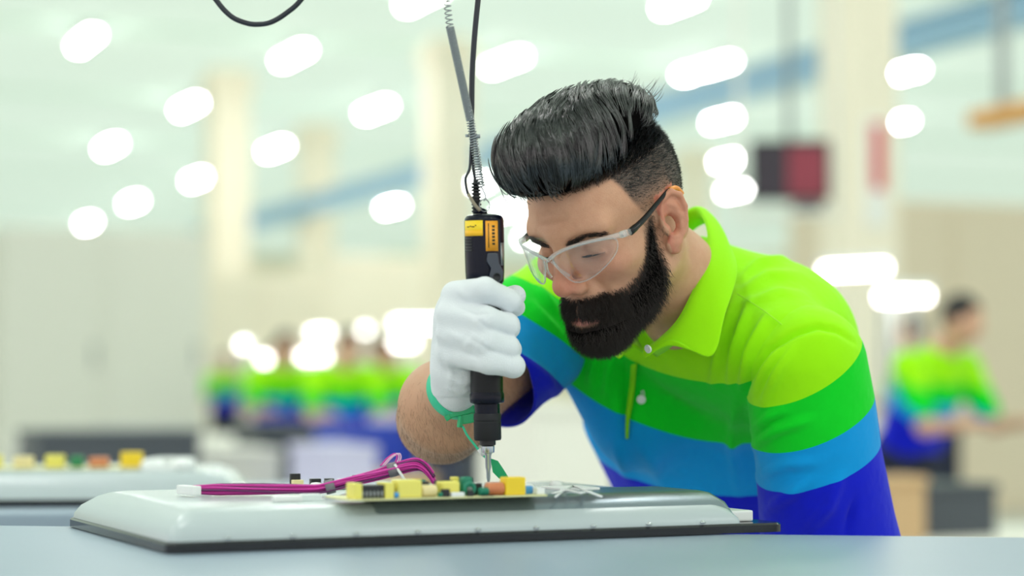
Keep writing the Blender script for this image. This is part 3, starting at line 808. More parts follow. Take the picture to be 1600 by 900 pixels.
# ---- hair, beard, brows
HAIR = mat('black_wet_hair', (9, 9, 11), 0.20, spec=1.0); HAIR.node_tree.nodes['Principled BSDF'].inputs['IOR'].default_value = 1.6
HAIRB = mat('black_hair_mass', (9, 8, 8), 0.95, spec=0.03)
BEARD = mat('dark_brown_beard', (38, 28, 24), 0.38, spec=0.5)
SHORT = mat('short_clipped_hair', (22, 20, 20), 0.45, spec=0.5)
hair_prims = [(f_ell((-0.008, 0, 0.068), (0.098, 0.070, 0.088)), 0), (f_ell((0.030, 0.000, 0.110), (0.084, 0.060, 0.057)), 0.03), (f_ell((0.079, -0.002, 0.122), (0.045, 0.052, 0.041)), 0.025),
              (f_ell((-0.045, 0.004, 0.110), (0.052, 0.052, 0.036)), 0.03)]
def hair_sdf(P):
    d = None
    for (f, lo, hi), k in hair_prims:
        v = f(P[..., 0], P[..., 1], P[..., 2]); d = v if d is None else smin(d, v, k)
    # underside: long hair only above the parting plane
    pl = (np.interp(P[..., 0], [-0.12, -0.06, -0.03, 0.045, 0.09, 0.14], [0.088, 0.096, 0.098, 0.072, 0.073, 0.085]) - P[..., 2])
    return -smin(-d, -pl, 0.012)
def hair_grad(P, e=0.0015):
    G = np.stack([hair_sdf(P + np.eye(3)[i] * e) - hair_sdf(P - np.eye(3)[i] * e) for i in range(3)], -1)
    return G / (np.linalg.norm(G, axis=-1, keepdims=True) + 1e-9)
g = Grid((-0.13, -0.10, 0.06), (0.16, 0.10, 0.20), 0.0025)
X, Y, Z = np.meshgrid(*g.ax, indexing='ij'); g.d = hair_sdf(np.stack([X, Y, Z], -1)).astype(np.float32) + 0.0045
g.d = np.maximum(g.d, np.interp(X, [-0.12, -0.06, -0.03, 0.045, 0.09, 0.14], [0.098, 0.106, 0.107, 0.083, 0.084, 0.097]).astype(np.float32) - Z.astype(np.float32))
hv, hf = g.poly(); hv = relax(hv, hf, 2)
hn = vnormals(hv, hf)
# strands: clumps combed up from the parting and the forehead, over the top and back
def flow(P):
    F, L, U = P[..., 0], P[..., 1], P[..., 2]
    front = sstep(F, 0.02, 0.10)[..., None]; crown = sstep(-F, 0.0, 0.06)[..., None]
    v = np.array([-0.35, -0.55, 0.9]) * (1 - front) * (1 - crown) + np.array([-0.30, -0.12, 1.0]) * front + np.array([-1.0, -0.25, 0.35]) * crown
    topm = sstep(U, 0.150, 0.175)[..., None]
    v = v * (1 - topm) + np.array([-1.0, -0.35, 0.0]) * topm
    v[..., 1] = np.where(L < -0.02, -v[..., 1] * 0.3, v[..., 1])
    return v
NC, PER, SG = 560, 13, 13
okv = (hn[:, 2] > -0.55)
w_ = okv * (0.35 + (hv[:, 1] > -0.03)) * (1 + 0.8 * (hv[:, 0] > 0.05))
ci = RNG.choice(len(hv), NC, p=w_ / w_.sum())
root = hv[ci]
P = np.repeat(root, PER, 0) + RNG.normal(0, 0.0026, (NC * PER, 3))
cl = np.repeat(RNG.normal(0, 0.16, (NC, 3)), PER, 0)
step = np.repeat(RNG.uniform(0.0030, 0.0062, NC), PER)
lift = np.repeat(RNG.uniform(0.0, 0.0075, NC) ** 1.0, PER) + RNG.uniform(0, 0.0012, NC * PER)
pts = [P.copy()]
for s in range(1, SG):
    v = flow(P) + cl + RNG.normal(0, 0.05, P.shape)
    G = hair_grad(P); v = v - G * (v * G).sum(-1, keepdims=True); v /= np.linalg.norm(v, axis=-1, keepdims=True) + 1e-9
    P = P + v * step[:, None]
    tgt = lift * (s / SG) ** 1.2 + 0.0005
    P = P - hair_grad(P) * (hair_sdf(P) - tgt)[:, None] * 0.7
    pts.append(P.copy())
Q = np.stack(pts, 1)
# gather each clump towards its own centre line at the tip
Qc = Q.reshape(NC, PER, SG, 3); cen = Qc.mean(1, keepdims=True); wgt = (np.linspace(0, 1, SG) ** 1.1 * 0.74)[None, None, :, None]
Q = (Qc * (1 - wgt) + cen * wgt).reshape(-1, SG, 3)
prof = np.interp(np.linspace(0, 1, SG), [0, 0.15, 0.7, 1], [0.00030, 0.00052, 0.00046, 0.00008])
hs1, hf1 = strands(hw(Q), prof)
# loose wisps: the fringe tips at the front and spiky ends on the crown
wp = []
for i in range(150):
    p = np.array([RNG.uniform(0.105, 0.125), RNG.uniform(-0.035, 0.04), RNG.uniform(0.088, 0.106)])
    d = np.array([0.8, RNG.normal(0, 0.25), 0.5 + RNG.normal(0, 0.2)]); Ln = RNG.uniform(0.022, 0.042)
    t = np.linspace(0, 1, SG)[:, None]
    wp.append(p - d * 0.01 + d * Ln * t * 0.75 + np.array([-0.016, 0, 0.030]) * t ** 2 * Ln / 0.035)
for i in range(190):
    p = np.array([RNG.uniform(-0.085, 0.0), RNG.uniform(-0.035, 0.045), 0.0]); p[2] = 0.143 - 0.35 * max(0, -p[0] - 0.03) - 4 * p[1] ** 2
    d = np.array([-1.0, RNG.normal(0.1, 0.3), -0.12 + RNG.normal(0, 0.2)]); Ln = RNG.uniform(0.018, 0.040)
    t = np.linspace(0, 1, SG)[:, None]
    wp.append(p + d * Ln * t + np.array([0, 0, 0.012]) * t ** 2)
W_ = np.stack(wp); hs2, hf2 = strands(hw(W_), prof * 0.8)
# clipped sides and back
def short_hairs(mask, n, lenf, dirf, r, segs=4, curl=0.0):
    pr = mask / mask.sum(); i = RNG.choice(len(HV), n, p=pr)
    p = HV[i] + RNG.normal(0, 0.0008, (n, 3)); nn = HN[i]
    d = dirf(p, nn) + RNG.normal(0, 0.22, (n, 3)); d -= nn * np.minimum((d * nn).sum(1), 0)[:, None]
    d /= np.linalg.norm(d, axis=1, keepdims=True)
    Ln = lenf(p) * RNG.uniform(0.6, 1.2, n); t = np.linspace(0, 1, segs)[None, :, None]
    bend = np.cross(d, nn) * RNG.normal(0, 1, (n, 1)) + np.array([0.0, 0, -1.0])
    S = p[:, None] - nn[:, None] * 0.0005 + d[:, None] * Ln[:, None, None] * t + bend[:, None] * (Ln[:, None, None] * curl) * t ** 2
    if curl: S = S + np.sin(t * 5 + RNG.uniform(0, 6, (n, 1, 1))) * RNG.normal(0, 1, (n, 1, 3)) * (Ln[:, None, None] * 0.10) * t
    return strands(hw(S), np.interp(np.linspace(0, 1, segs), [0, 0.6, 1], [r, r * 0.8, r * 0.2]))
sm = np.where(is_ear, 0, side) * (U_ < np.interp(F_, [-0.12, -0.06, -0.03, 0.045, 0.09], [0.128, 0.120, 0.112, 0.096, 0.1])) * (U_ > -0.03)
hs3, hf3 = short_hairs(np.clip(sm, 0, 1) ** 2, 13000, lambda p: np.interp(p[:, 2], [0.0, 0.05, 0.085, 0.12], [0.0018, 0.0040, 0.0085, 0.014]), lambda p, nn: nn * 0.45 + np.array([-0.75, 0.0, -0.25]) + np.array([0, 0, 0.9]) * sstep(p[:, 2], 0.075, 0.105)[:, None], 0.00026)
# hairline: medium hairs rising from the forehead edge and the parting into the long top
hl = np.where(is_ear, 0, top) * (U_ < 0.100 + 0.10 * np.clip(-F_, 0, 1)) * (F_ > -0.06)
hs4, hf4 = short_hairs(hl, 5200, lambda p: np.interp(p[:, 0], [-0.05, 0.04, 0.09], [0.012, 0.016, 0.020]), lambda p, nn: nn * 0.8 + np.array([0.0, 0.0, 0.5]) + sstep(p[:, 0], 0.06, 0.09)[:, None] * np.array([0.45, 0, -0.1]), 0.00032, 6)
parts = [(hw(hv), hf), (hs1, hf1), (hs2, hf2), (hs3, hf3), (hs4, hf4)]
def merge(parts):
    V = []; F = []; M = []; n = 0
    for i, (v, f) in enumerate(parts): V.append(v); F.append(f + n); M.append(np.full(len(f), i)); n += len(v)
    return np.concatenate(V), np.concatenate(F), np.concatenate(M)
V, Fh, Mi = merge(parts)
me = np_mesh('hair', V, Fh)
hair = link('hair', me, [HAIRB, HAIR, SHORT], worker, True)
me.polygons.foreach_set('material_index', np.array([0, 1, 1, 2, 1], dtype=np.int32)[Mi])
# beard
def blen(p):
    F, L, U = p[:, 0], np.abs(p[:, 1]), p[:, 2]
    l = np.interp(U, [-0.14, -0.10, -0.075, -0.05, -0.02, 0.02], [0.009, 0.0125, 0.0125, 0.009, 0.006, 0.003])
    mo = sstep(F, 0.066, 0.086) * sstep(U, -0.074, -0.060); l = l * (1 - mo) + 0.0105 * mo
    return l
def bdir(p, nn):
    F, U = p[:, 0:1], p[:, 2:3]
    d = nn * 0.55 + np.array([0.10, 0, -0.75])
    mo = sstep(F, 0.066, 0.086) * sstep(U, -0.074, -0.060)
    return d * (1 - mo) + mo * (nn * 0.45 + np.array([0.1, 0, -0.7]) + np.sign(p[:, 1:2]) * np.array([0, 0.55, 0]))
bmask = np.clip(bm_, 0, 1)
lipz = (F_ > 0.078) & (((U_ + 0.0685) / 0.0075) ** 2 + (aL / 0.022) ** 2 < 1)
b1, f1 = short_hairs(np.where(lipz, 0, bmask) ** 1.3 * (1 + 1.2 * (F_ > 0.066)) * (1 + 1.0 * (L_ > 0)), 24000, blen, bdir, 0.00021, 7, 0.30)
shell = (bmask > 0.90) & ((U_ < -0.079) | (F_ < 0.066))
sv, sf, ui = keep_faces(HV + HN * (np.minimum(blen(HV), 0.02) * 0.45 * sstep(bmask, 0.9, 1.0))[:, None], HF, shell & ~((F_ > 0.078) & (((U_ + 0.069) / 0.0075) ** 2 + (aL / 0.024) ** 2 < 1)))
V, Fh, Mi = merge([(hw(sv), sf), (b1, f1)])
me = np_mesh('beard', V, Fh); link('beard', me, [HAIRB, BEARD], worker, True); me.polygons.foreach_set('material_index', np.array([0, 1], dtype=np.int32)[Mi])
# brows and lashes
for s in (1, -1):
    n = 300; t = RNG.uniform(0, 1, n)
    c = np.stack([np.interp(t, [0, 0.5, 1], [0.0995, 0.0965, 0.079]), s * np.interp(t, [0, 0.5, 1], [0.012, 0.030, 0.052]), np.interp(t, [0, 0.6, 1], [0.0240, 0.0315, 0.0275])], 1)
    c += RNG.normal(0, 0.0015, (n, 3)) * [0.2, 0.5, 1]
    d = np.stack([-0.35 * t, s * np.ones(n), 0.35 - 0.5 * t], 1) + RNG.normal(0, 0.10, (n, 3)); d /= np.linalg.norm(d, axis=1, keepdims=True)
    S = c[:, None] + d[:, None] * 0.008 * np.linspace(0, 1, 4)[None, :, None] + np.array([0.0005, 0, 0]) 
    v, f = strands(hw(S), [0.00022, 0.0002, 0.00016, 0.0001]); link('eyebrow', np_mesh('eyebrow', v, f), BEARD, worker, True)
    n = 90; t = RNG.uniform(0, 1, n)
    c = np.stack([0.0855 - 0.010 * np.abs(t - 0.35) ** 1.5 * 1.6, s * (0.020 + 0.026 * t), 0.0052 + 0.0012 * t], 1)
    d = np.stack([np.ones(n), s * (t - 0.3) * 0.6, -0.45 * np.ones(n)], 1); d /= np.linalg.norm(d, axis=1, keepdims=True)
    S = c[:, None] + d[:, None] * 0.008 * np.linspace(0, 1, 4)[None, :, None] + np.array([0, 0, 0.003]) * (np.linspace(0, 1, 4) ** 2)[None, :, None]
    v, f = strands(hw(S), [0.0003, 0.0003, 0.0002, 0.0001]); link('eyelashes', np_mesh('eyelashes', v, f), BEARD, worker, True)
# fine hair on the forearm
am = (((AV - RE) @ upar) < 0.14) & (((AV - RE) @ fo) < flen - 0.03); i = RNG.choice(np.nonzero(am)[0], 6000)
d = AN[i] * 0.2 + np.array([0.35, 0, -0.75]) + RNG.normal(0, 0.25, (6000, 3)); d /= np.linalg.norm(d, axis=1, keepdims=True)
S = AV[i][:, None] + d[:, None] * RNG.uniform(0.004, 0.009, (6000, 1, 1)) * np.linspace(0, 1, 4)[None, :, None]
v, f = strands(S, [0.00007, 0.00006, 0.00005, 0.00002]); link('arm_hair', np_mesh('arm_hair', v, f), mat('brown_arm_hair', (74, 54, 42), 0.5), worker, True)

# ---- white glove on the hand that grips the driver
GLOVE = mat('white_cotton_glove', (232, 236, 240), 0.9, spec=0.15, bump=0.5, bscale=900, sheen=0.1)
g = Grid(at(660, 660, 2.30) - [0, 0.18, 0.0], at(850, 410, 2.30) + [0, 0.06, 0.0], 0.0016)
A_ = at
g.add(f_cone(A_(722, 478, 2.245), A_(720, 575, 2.250), 0.024, 0.024))                                # palm
g.add(f_cone(A_(706, 500, 2.245), A_(706, 572, 2.250), 0.017, 0.019), 0.02)
g.add(f_cone(A_(718, 575, 2.255), A_(713, 606, 2.268), 0.024, 0.0245), 0.025)
g.add(f_cone(A_(713, 606, 2.268), RW - fo * 0.03, 0.0245, 0.0250), 0.01)                         # heel to wrist
def finger(pts, rs, k0):
    P3 = [A_(*p) for p in pts]
    for i in range(len(P3) - 1):
        g.add(f_cone(P3[i], P3[i + 1], rs[i], rs[i + 1]), k0 if i == 0 else 0.004)
finger([(712, 462, 2.222), (758, 452, 2.180), (797, 470, 2.196), (806, 480, 2.222)], [0.0155, 0.0120, 0.0112, 0.0095], 0.012)
finger([(703, 491, 2.214), (760, 500, 2.176), (793, 508, 2.192), (795, 512, 2.225), (772, 512, 2.262)], [0.0145, 0.0130, 0.0118, 0.0110, 0.009], 0.0105)
finger([(702, 521, 2.215), (760, 534, 2.176), (793, 543, 2.190), (797, 546, 2.222), (774, 545, 2.260)], [0.0140, 0.0128, 0.0122, 0.0110, 0.009], 0.0105)
finger([(704, 551, 2.222), (765, 565, 2.180), (802, 572, 2.192), (803, 573, 2.220), (780, 572, 2.255)], [0.0135, 0.0125, 0.0115, 0.0100, 0.008], 0.0105)
finger([(722, 560, 2.262), (745, 500, 2.275), (785, 470, 2.262), (805, 462, 2.245)], [0.018, 0.0145, 0.0125, 0.0110], 0.015)   # thumb behind the driver
GV, GF = g.poly(); GV = relax(GV, GF, 2, 0.5); GN = vnormals(GV, GF); FOLD_GAIN = 1.2
GV = folds(GV, GN, [([(712, 480), (745, 492), (770, 490)], -0.0014, 4), ([(745, 520), (730, 540), (735, 560)], 0.0012, 5), ([(700, 590), (725, 600), (740, 592)], 0.0016, 5), ([(698, 605), (722, 614), (738, 606)], 0.0014, 4),
                    ([(730, 525), (765, 548), (795, 556)], -0.0012, 4), ([(722, 548), (750, 560)], -0.001, 4), ([(735, 490), (760, 512), (795, 522)], -0.001, 4), ([(692, 540), (705, 580), (702, 612)], 0.0014, 5), ([(715, 450), (735, 470)], 0.0012, 5), ([(700, 520), (725, 530)], 0.0012, 5)])
me = np_mesh('glove', GV, GF); wn = RW - A_(718, 575, 2.255); wn /= np.linalg.norm(wn)
bisect(me, RW - fo * 0.006, -fo)
glove = link('glove', me, GLOVE, worker, True); solidify(glove, 0.0018, 0)
he1 = np.cross(fo, [0, 0, 1]); he1 /= np.linalg.norm(he1); he2 = np.cross(he1, fo)
MB().tube([RW - fo * 0.006 + (A_(713, 606, 2.268) - RW + fo * fo.dot(RW - A_(713, 606, 2.268))) * 0.55 + 0.0250 * (math.cos(a) * he1 + math.sin(a) * he2) for a in np.linspace(0, 2 * math.pi, 24, endpoint=False)], 0.0016, 8, closed=True).build('cuff_hem', GLOVE, glove, True)
# ================================================================== bench, panel, driver, glasses
BENCH_Z = 1.088
BENCHM = mat('pale_blue_grey_bench_top', (146, 162, 180), 0.38, noise=0.03, nscale=6)
ALU = mat('brushed_aluminium', (186, 190, 194), 0.35, metal=0.9)
DARK = mat('black_plastic', (20, 21, 25), 0.38, spec=0.5)
def bench(name, c, rz, x0, x1, y0, y1, z, label, topm, legs=True):
    o = empty(name, (c[0], c[1], 0), rz, label, 'workbench')
    MB().box((x0, y0, z - 0.035), (x1, y1, z), None, 0.006).build('top', topm, o)
    MB().box((x0 + 0.04, y0 + 0.04, z - 0.11), (x1 - 0.04, y1 - 0.04, z - 0.036), None, 0.003).build('apron', ALU, o)
    for sx in (x0 + 0.05, x1 - 0.11):
        for sy in (y0 + 0.05, y1 - 0.11):
            MB().box((sx, sy, 0.002), (sx + 0.06, sy + 0.06, z - 0.11), None, 0.004).build('leg', ALU, o)
    return o
bench('assembly_bench', (-0.20, 2.29), math.radians(-9.2), -1.6, 1.05, -1.0, 0.0, BENCH_Z, 'long pale grey-blue assembly bench in the foreground under the open panel', BENCHM)

PA = math.radians(25)
panel = empty('display_panel', (-0.327, 1.946, BENCH_Z), PA, 'open flat display panel lying face down on the assembly bench', 'display panel')
PW, PD = 0.69, 0.42
LIP = mat('gloss_black_bezel', (16, 18, 24), 0.16, spec=0.6)
COVER = mat('pale_grey_panel_cover', (182, 192, 196), 0.26, spec=0.5, noise=0.02, nscale=8)
PLATE = mat('grey_metal_chassis', (128, 140, 148), 0.28, metal=0.55, noise=0.04, nscale=20)
WPL = mat('white_plastic', (236, 238, 238), 0.4)
def slab(rings, m, name, parent, rad=0.012):
    """rounded-rectangle loft: rings of (x0, y0, x1, y1, z)"""
    V = []; n = 0
    for (x0, y0, x1, y1, z, r) in rings:
        ring = []
        for (cx, cy, a0) in ((x1 - r, y1 - r, 0), (x0 + r, y1 - r, 90), (x0 + r, y0 + r, 180), (x1 - r, y0 + r, 270)):
            for a in np.linspace(0, 90, 6): ring.append((cx + r * math.cos(math.radians(a0 + a)), cy + r * math.sin(math.radians(a0 + a)), z))
        n = len(ring); V += ring
    F = [[i * n + k, i * n + (k + 1) % n, (i + 1) * n + (k + 1) % n, (i + 1) * n + k] for i in range(len(rings) - 1) for k in range(n)]
    F += [list(range(n))[::-1], [(len(rings) - 1) * n + k for k in range(n)]]
    o = MB().add(V, F, True).build(name, m, parent); sharp(o, 40); return o
slab([(0, 0, PW, PD, 0.001, 0.012), (0, 0, PW, PD, 0.009, 0.012), (0.002, 0.002, PW - 0.002, PD - 0.002, 0.011, 0.011)], LIP, 'bezel', panel)
ct = 0.041
slab([(0.003, 0.003, PW - 0.05, PD - 0.003, 0.0112, 0.012), (0.004, 0.004, PW - 0.052, PD - 0.004, 0.017, 0.012), (0.010, 0.010, PW - 0.06, PD - 0.010, 0.026, 0.014), (0.026, 0.026, PW - 0.075, PD - 0.02, 0.036, 0.016), (0.038, 0.038, PW - 0.085, PD - 0.026, ct - 0.001, 0.018), (0.046, 0.044, PW - 0.09, PD - 0.03, ct, 0.018)], COVER, 'back_cover', panel)
slab([(0.215, 0.012, PW - 0.055, 0.15, 0.020, 0.006), (0.218, 0.020, PW - 0.062, 0.15, 0.034, 0.006), (0.225, 0.036, PW - 0.072, 0.15, 0.0435, 0.006), (0.230, 0.044, PW - 0.080, 0.148, 0.0455, 0.006)], PLATE, 'chassis_plate', panel)
for i, (x, y, w, d, h) in enumerate([(PW - 0.052, 0.03, 0.030, 0.05, 0.012), (PW - 0.040, 0.10, 0.026, 0.06, 0.014), (PW - 0.030, 0.05, 0.014, 0.03, 0.008)]):
    MB().box((x, y, 0.0112), (x + w, y + d, 0.0112 + h), None, 0.002).build('edge_bracket', WPL if i != 1 else ALU, panel)
for i in range(9):
    MB().lathe([(0.0035, 0.0), (0.0035, 0.0012), (0.002, 0.0022), (0.0003, 0.0024)], 12, Matrix.Translation((0.06 + 0.066 * i, 0.0035, 0.0112 + 0.002))).build('screw', mat('polished_screw_steel', (220, 222, 226), 0.12, metal=1.0), panel)
for (x, y) in ((0.12, 0.29), (0.255, 0.300), (0.40, 0.20), (0.46, 0.17), (0.52, 0.22)):
    MB().lathe([(0.010, 0.0), (0.008, 0.006), (0.005, 0.009), (0.0005, 0.0095)], 16, Matrix.Translation((x, y, ct))).build('standoff', WPL, panel)
for (x, y, w, d, h) in ((0.35, 0.17, 0.10, 0.05, 0.004), (0.47, 0.11, 0.05, 0.05, 0.007), (0.30, 0.24, 0.12, 0.03, 0.004), (0.14, 0.10, 0.03, 0.012, 0.006)):
    MB().box((x, y, ct), (x + w, y + d, ct + h), None, 0.0015).build('mounting_clip', WPL, panel)
bpy.context.view_layer.update()
PMW = panel.matrix_world.copy(); PMI = PMW.inverted()
def on_plane(px, py, z):
    a = at(px, py, 1.0) - [0, 0, CAM_Z]; t = (z - CAM_Z) / a[2]; return np.array([a[0] * t, a[1] * t, z])
def loc(px, py, z):
    """panel-space point seen at a pixel on the height z"""
    return PMI @ Vector(on_plane(px, py, z))

# ---- circuit board with its components
PCBZ = 0.0462
board = empty('circuit_board', tuple(PMW @ Vector((0.16, 0.05, PCBZ))), PA, 'power circuit board with yellow transformers under the driver bit', 'circuit board')
bpy.context.view_layer.update()
BI = board.matrix_world.inverted()
PCB = mat('pale_yellow_circuit_board', (226, 224, 170), 0.5, noise=0.06, nscale=60)
GPCB = mat('green_circuit_board', (40, 132, 84), 0.45)
YEL = mat('pale_yellow_tape', (238, 226, 110), 0.5); YEL2 = mat('strong_yellow_block', (244, 208, 40), 0.5); CRM = mat('cream_capacitor', (238, 222, 170), 0.5)
BLK = mat('black_component', (26, 28, 32), 0.4); COP = mat('copper_winding', (214, 138, 96), 0.4, metal=0.3); TEAL = mat('teal_toroid', (18, 126, 98), 0.45); BLUC = mat('blue_component', (70, 150, 214), 0.45)
bz = board.matrix_world.translation.z + 0.0016
def bl(px, py, z=None): return BI @ Vector(on_plane(px, py, z if z is not None else bz))
by0 = bl(690, 777).y
def fx(px):
    """place along the board's front edge that is seen at column px"""
    x = 0.0
    for _ in range(6):
        q = np.array([tuple(board.matrix_world @ Vector((x, by0, 0.0016))), tuple(board.matrix_world @ Vector((x + 0.01, by0, 0.0016)))]); u = project(q)[0]
        x += (px - u[0]) / (u[1] - u[0]) * 0.01
    return x
bx0, bx1 = fx(548), fx(856)
slab([(bx0, by0, bx1, by0 + 0.075, 0.0, 0.002), (bx0, by0, bx1, by0 + 0.075, 0.0016, 0.002)], PCB, 'board', board)
def comp(name, px0, px1, h, m, y0, dep, kind='box', bev=0.001):
    a = fx(px0); b = fx(px1)
    y = by0 + y0
    if kind == 'box': o = MB().box((a, y, 0.0016), (b, y + dep, 0.0016 + h), None, bev).build(name, m, board); return o
    if kind == 'coil':       # lying winding: rings along x
        mb = MB(); n = 9; r = h / 2
        mb.tube([(a, y + r, 0.0016 + r), (b, y + r, 0.0016 + r)], r * 0.8, 14)
        for i in range(n): 
            x = a + (b - a) * (i + 0.5) / n
            mb.tube([(x, y + r + r * 0.86 * math.cos(q), 0.0016 + r + r * 0.86 * math.sin(q)) for q in np.linspace(0, 2 * math.pi, 14, endpoint=False)], r * 0.16, 5, closed=True)
        return mb.build(name, m, board)
    if kind == 'can':        # upright capacitor
        r = (b - a) / 2
        return MB().lathe([(r * 0.95, 0.0016), (r, 0.003), (r, h - 0.001), (r * 0.85, h), (r * 0.8, h - 0.0005), (0.0004, h - 0.0005)], 18, Matrix.Translation(((a + b) / 2, y + r, 0))).build(name, m, board)
    if kind == 'toroid':
        r = (b - a) / 2; cx = (a + b) / 2; mb = MB()
        mb.tube([(cx + r * 0.72 * math.cos(q), y + 0.004, 0.0016 + r + r * 0.72 * math.sin(q)) for q in np.linspace(0, 2 * math.pi, 20, endpoint=False)], r * 0.3, 8, closed=True)
        return mb.build(name, m, board)
tr = comp('transformer', 558, 614, 0.0135, BLK, 0.006, 0.020)
for a, b in ((556, 568), (604, 618)):
    x0, x1 = fx(a), fx(b)
    MB().box((x0, by0 + 0.003, 0.0016), (x1, by0 + 0.028, 0.0172), None, 0.001).build('bobbin_end', YEL, tr)
for i in range(6):
    x = fx(570 + 6 * i); MB().tube([(x, by0 + 0.0055, 0.002), (x, by0 + 0.0052, 0.009)], 0.0008, 6).build('pin', ALU, tr)
comp('tape_wound_transformer', 624, 661, 0.0180, YEL, 0.002, 0.022, bev=0.002)
comp('film_capacitor', 664, 686, 0.0125, CRM, 0.004, 0.011, 'coil')
comp('power_transistor', 692, 704, 0.0080, BLK, 0.001, 0.006)
comp('small_transformer', 697, 725, 0.0150, YEL, 0.010, 0.018, bev=0.002)
comp('relay', 705, 730, 0.0150, BLK, 0.034, 0.012)
comp('toroid_choke', 728, 749, 0.0150, TEAL, 0.004, 0.010, 'toroid')
comp('diode', 731, 741, 0.0060, BLK, 0.0, 0.004)
comp('green_resistor', 752, 766, 0.0085, TEAL, 0.002, 0.008, 'coil')
comp('copper_coil', 766, 791, 0.0135, COP, 0.003, 0.012, 'coil')
comp('safety_capacitor', 792, 823, 0.0185, YEL2, 0.002, 0.016, bev=0.0015)
comp('blue_disc_capacitor', 826, 844, 0.0085, BLUC, 0.016, 0.006, bev=0.002)
comp('capacitor_can', 671, 690, 0.0120, GREY, 0.045, 0.010, 'can'); comp('capacitor_can', 690, 708, 0.0130, GREY, 0.052, 0.010, 'can')
comp('heat_sink', 635, 662, 0.0165, GPCB, 0.030, 0.004)
comp('resistor', 618, 624, 0.0060, BLUC, 0.001, 0.004, 'coil'); comp('resistor', 687, 692, 0.0050, TEAL, 0.0, 0.004, 'coil'); comp('transistor', 742, 751, 0.0085, GREY, 0.016, 0.004); comp('pale_connector', 706, 727, 0.0045, WPL, 0.001, 0.005)
comp('black_relay', 663, 684, 0.0150, BLK, 0.022, 0.010); comp('green_inductor', 664, 688, 0.0165, TEAL, 0.036, 0.006, bev=0.002); comp('green_inductor', 735, 752, 0.0190, TEAL, 0.020, 0.010, bev=0.003); comp('yellow_capacitor', 728, 738, 0.0185, YEL, 0.034, 0.008); comp('black_chip', 752, 766, 0.0120, BLK, 0.020, 0.010); comp('steel_shield', 624, 650, 0.0140, ALU, 0.040, 0.012); comp('white_plug', 800, 815, 0.0120, WPL, 0.034, 0.010)
comp('dark_spacer', 752, 772, 0.0012, BLK, -0.0008, 0.003); comp('connector', 842, 854, 0.0070, WPL, 0.004, 0.010); comp('connector', 600, 612, 0.0060, WPL, 0.045, 0.012)

side_board = empty('circuit_board', tuple(on_plane(488, 764, BENCH_Z + ct + 0.001)), PA, 'small white and green control board left of the yellow transformers', 'circuit board')
SPCB = mat('white_green_circuit_board', (206, 226, 206), 0.5, noise=0.05, nscale=50)
MB().box((-0.02, -0.01, 0), (0.075, 0.035, 0.0016), None, 0.0004).build('board', SPCB, side_board)
for (x, y, w, d, h, m, nm) in ((-0.016, 0.018, 0.012, 0.010, 0.008, CRM, 'plug'), (-0.016, 0.029, 0.012, 0.005, 0.015, BLK, 'transistor'), (0.006, 0.020, 0.012, 0.008, 0.009, BLK, 'relay'), (0.024, 0.020, 0.010, 0.008, 0.009, BLK, 'relay'), (0.040, 0.020, 0.012, 0.008, 0.008, WPL, 'connector'), (0.058, 0.016, 0.010, 0.010, 0.012, BLK, 'chip')):
    MB().box((x, y, 0.0016), (x + w, y + d, 0.0016 + h), None, 0.0008).build(nm, m, side_board)

# ---- magenta wire harness
cz = BENCH_Z + ct
MAG = mat('magenta_wire', (212, 52, 164), 0.4); PUR = mat('dark_purple_wire', (96, 34, 92), 0.4); TIE = mat('grey_cable_tie', (120, 116, 124), 0.5); PNK = mat('pale_pink_wire', (240, 196, 222), 0.5)
harness = empty('wire_harness', tuple(on_plane(300, 777, cz)), 0, 'magenta and purple wire bundle lying across the panel cover', 'wires')
path = [(302, 774, 0.004, 2.195), (345, 771, 0.005, 2.2), (400, 768, 0.006, 2.2), (450, 769, 0.006, 2.2), (500, 764, 0.008, 2.2), (545, 752, 0.012, 2.205), (590, 741, 0.018, 2.21), (625, 731, 0.024, 2.21), (652, 726, 0.028, 2.21), (668, 735, 0.022, 2.212), (680, 752, 0.010, 2.215)]
cl_ = catmull([at(a, b, d) for a, b, _, d in path], 6)
for i in range(len(cl_)): cl_[i][2] = max(cl_[i][2], cz + 0.0075)
nW = 18
for w in range(nW):
    ph = 2 * math.pi * w / nW; rr = 0.0060 if w % 2 else 0.0032
    t = np.linspace(0, 1, len(cl_))
    spread = np.interp(t, [0, 0.12, 0.35, 0.6, 0.8, 1], [1.6, 1.2, 0.9, 0.8, 1.0, 1.6])
    off = np.stack([0.3 * rr * np.cos(ph + 3 * t), rr * spread * np.cos(ph + 1.6 * t) * 1.2, rr * spread * np.sin(ph + 1.6 * t) * np.interp(t, [0, 0.1, 0.5, 1], [0.4, 0.7, 0.9, 1])], 1)
    off = off + np.stack([0 * t, 0.0016 * np.sin(5 * t + 1.7 * w) * np.sin(np.pi * t), 0.0013 * np.sin(7 * t + 2.3 * w) * np.sin(np.pi * t)], 1)
    MB().tube(cl_ + off, 0.00115, 6).build('wire', PUR if w % 3 == 0 else MAG, harness, True)
p0 = cl_[0]
Mc = Matrix.Translation(Vector(p0) + Vector((-0.004, 0, -0.001))) @ Matrix.Rotation(PA + 0.25, 4, 'Z')
MB().box((-0.006, -0.018, -0.0045), (0.004, 0.018, 0.0055), Mc, 0.0012).build('plug', WPL, harness, True)
for q in (int(len(cl_) * 0.43), int(len(cl_) * 0.66)):
    c = cl_[q]; tn = cl_[q + 1] - cl_[q - 1]; tn /= np.linalg.norm(tn); a1 = np.cross(tn, [0, 0, 1]); a1 /= np.linalg.norm(a1); a2 = np.cross(tn, a1)
    V = []
    MB().tube([c + tn * s_ * 0.005 for s_ in (-1, 0, 1)], 0.0078, 14).build('tape_wrap', TIE, harness, True)
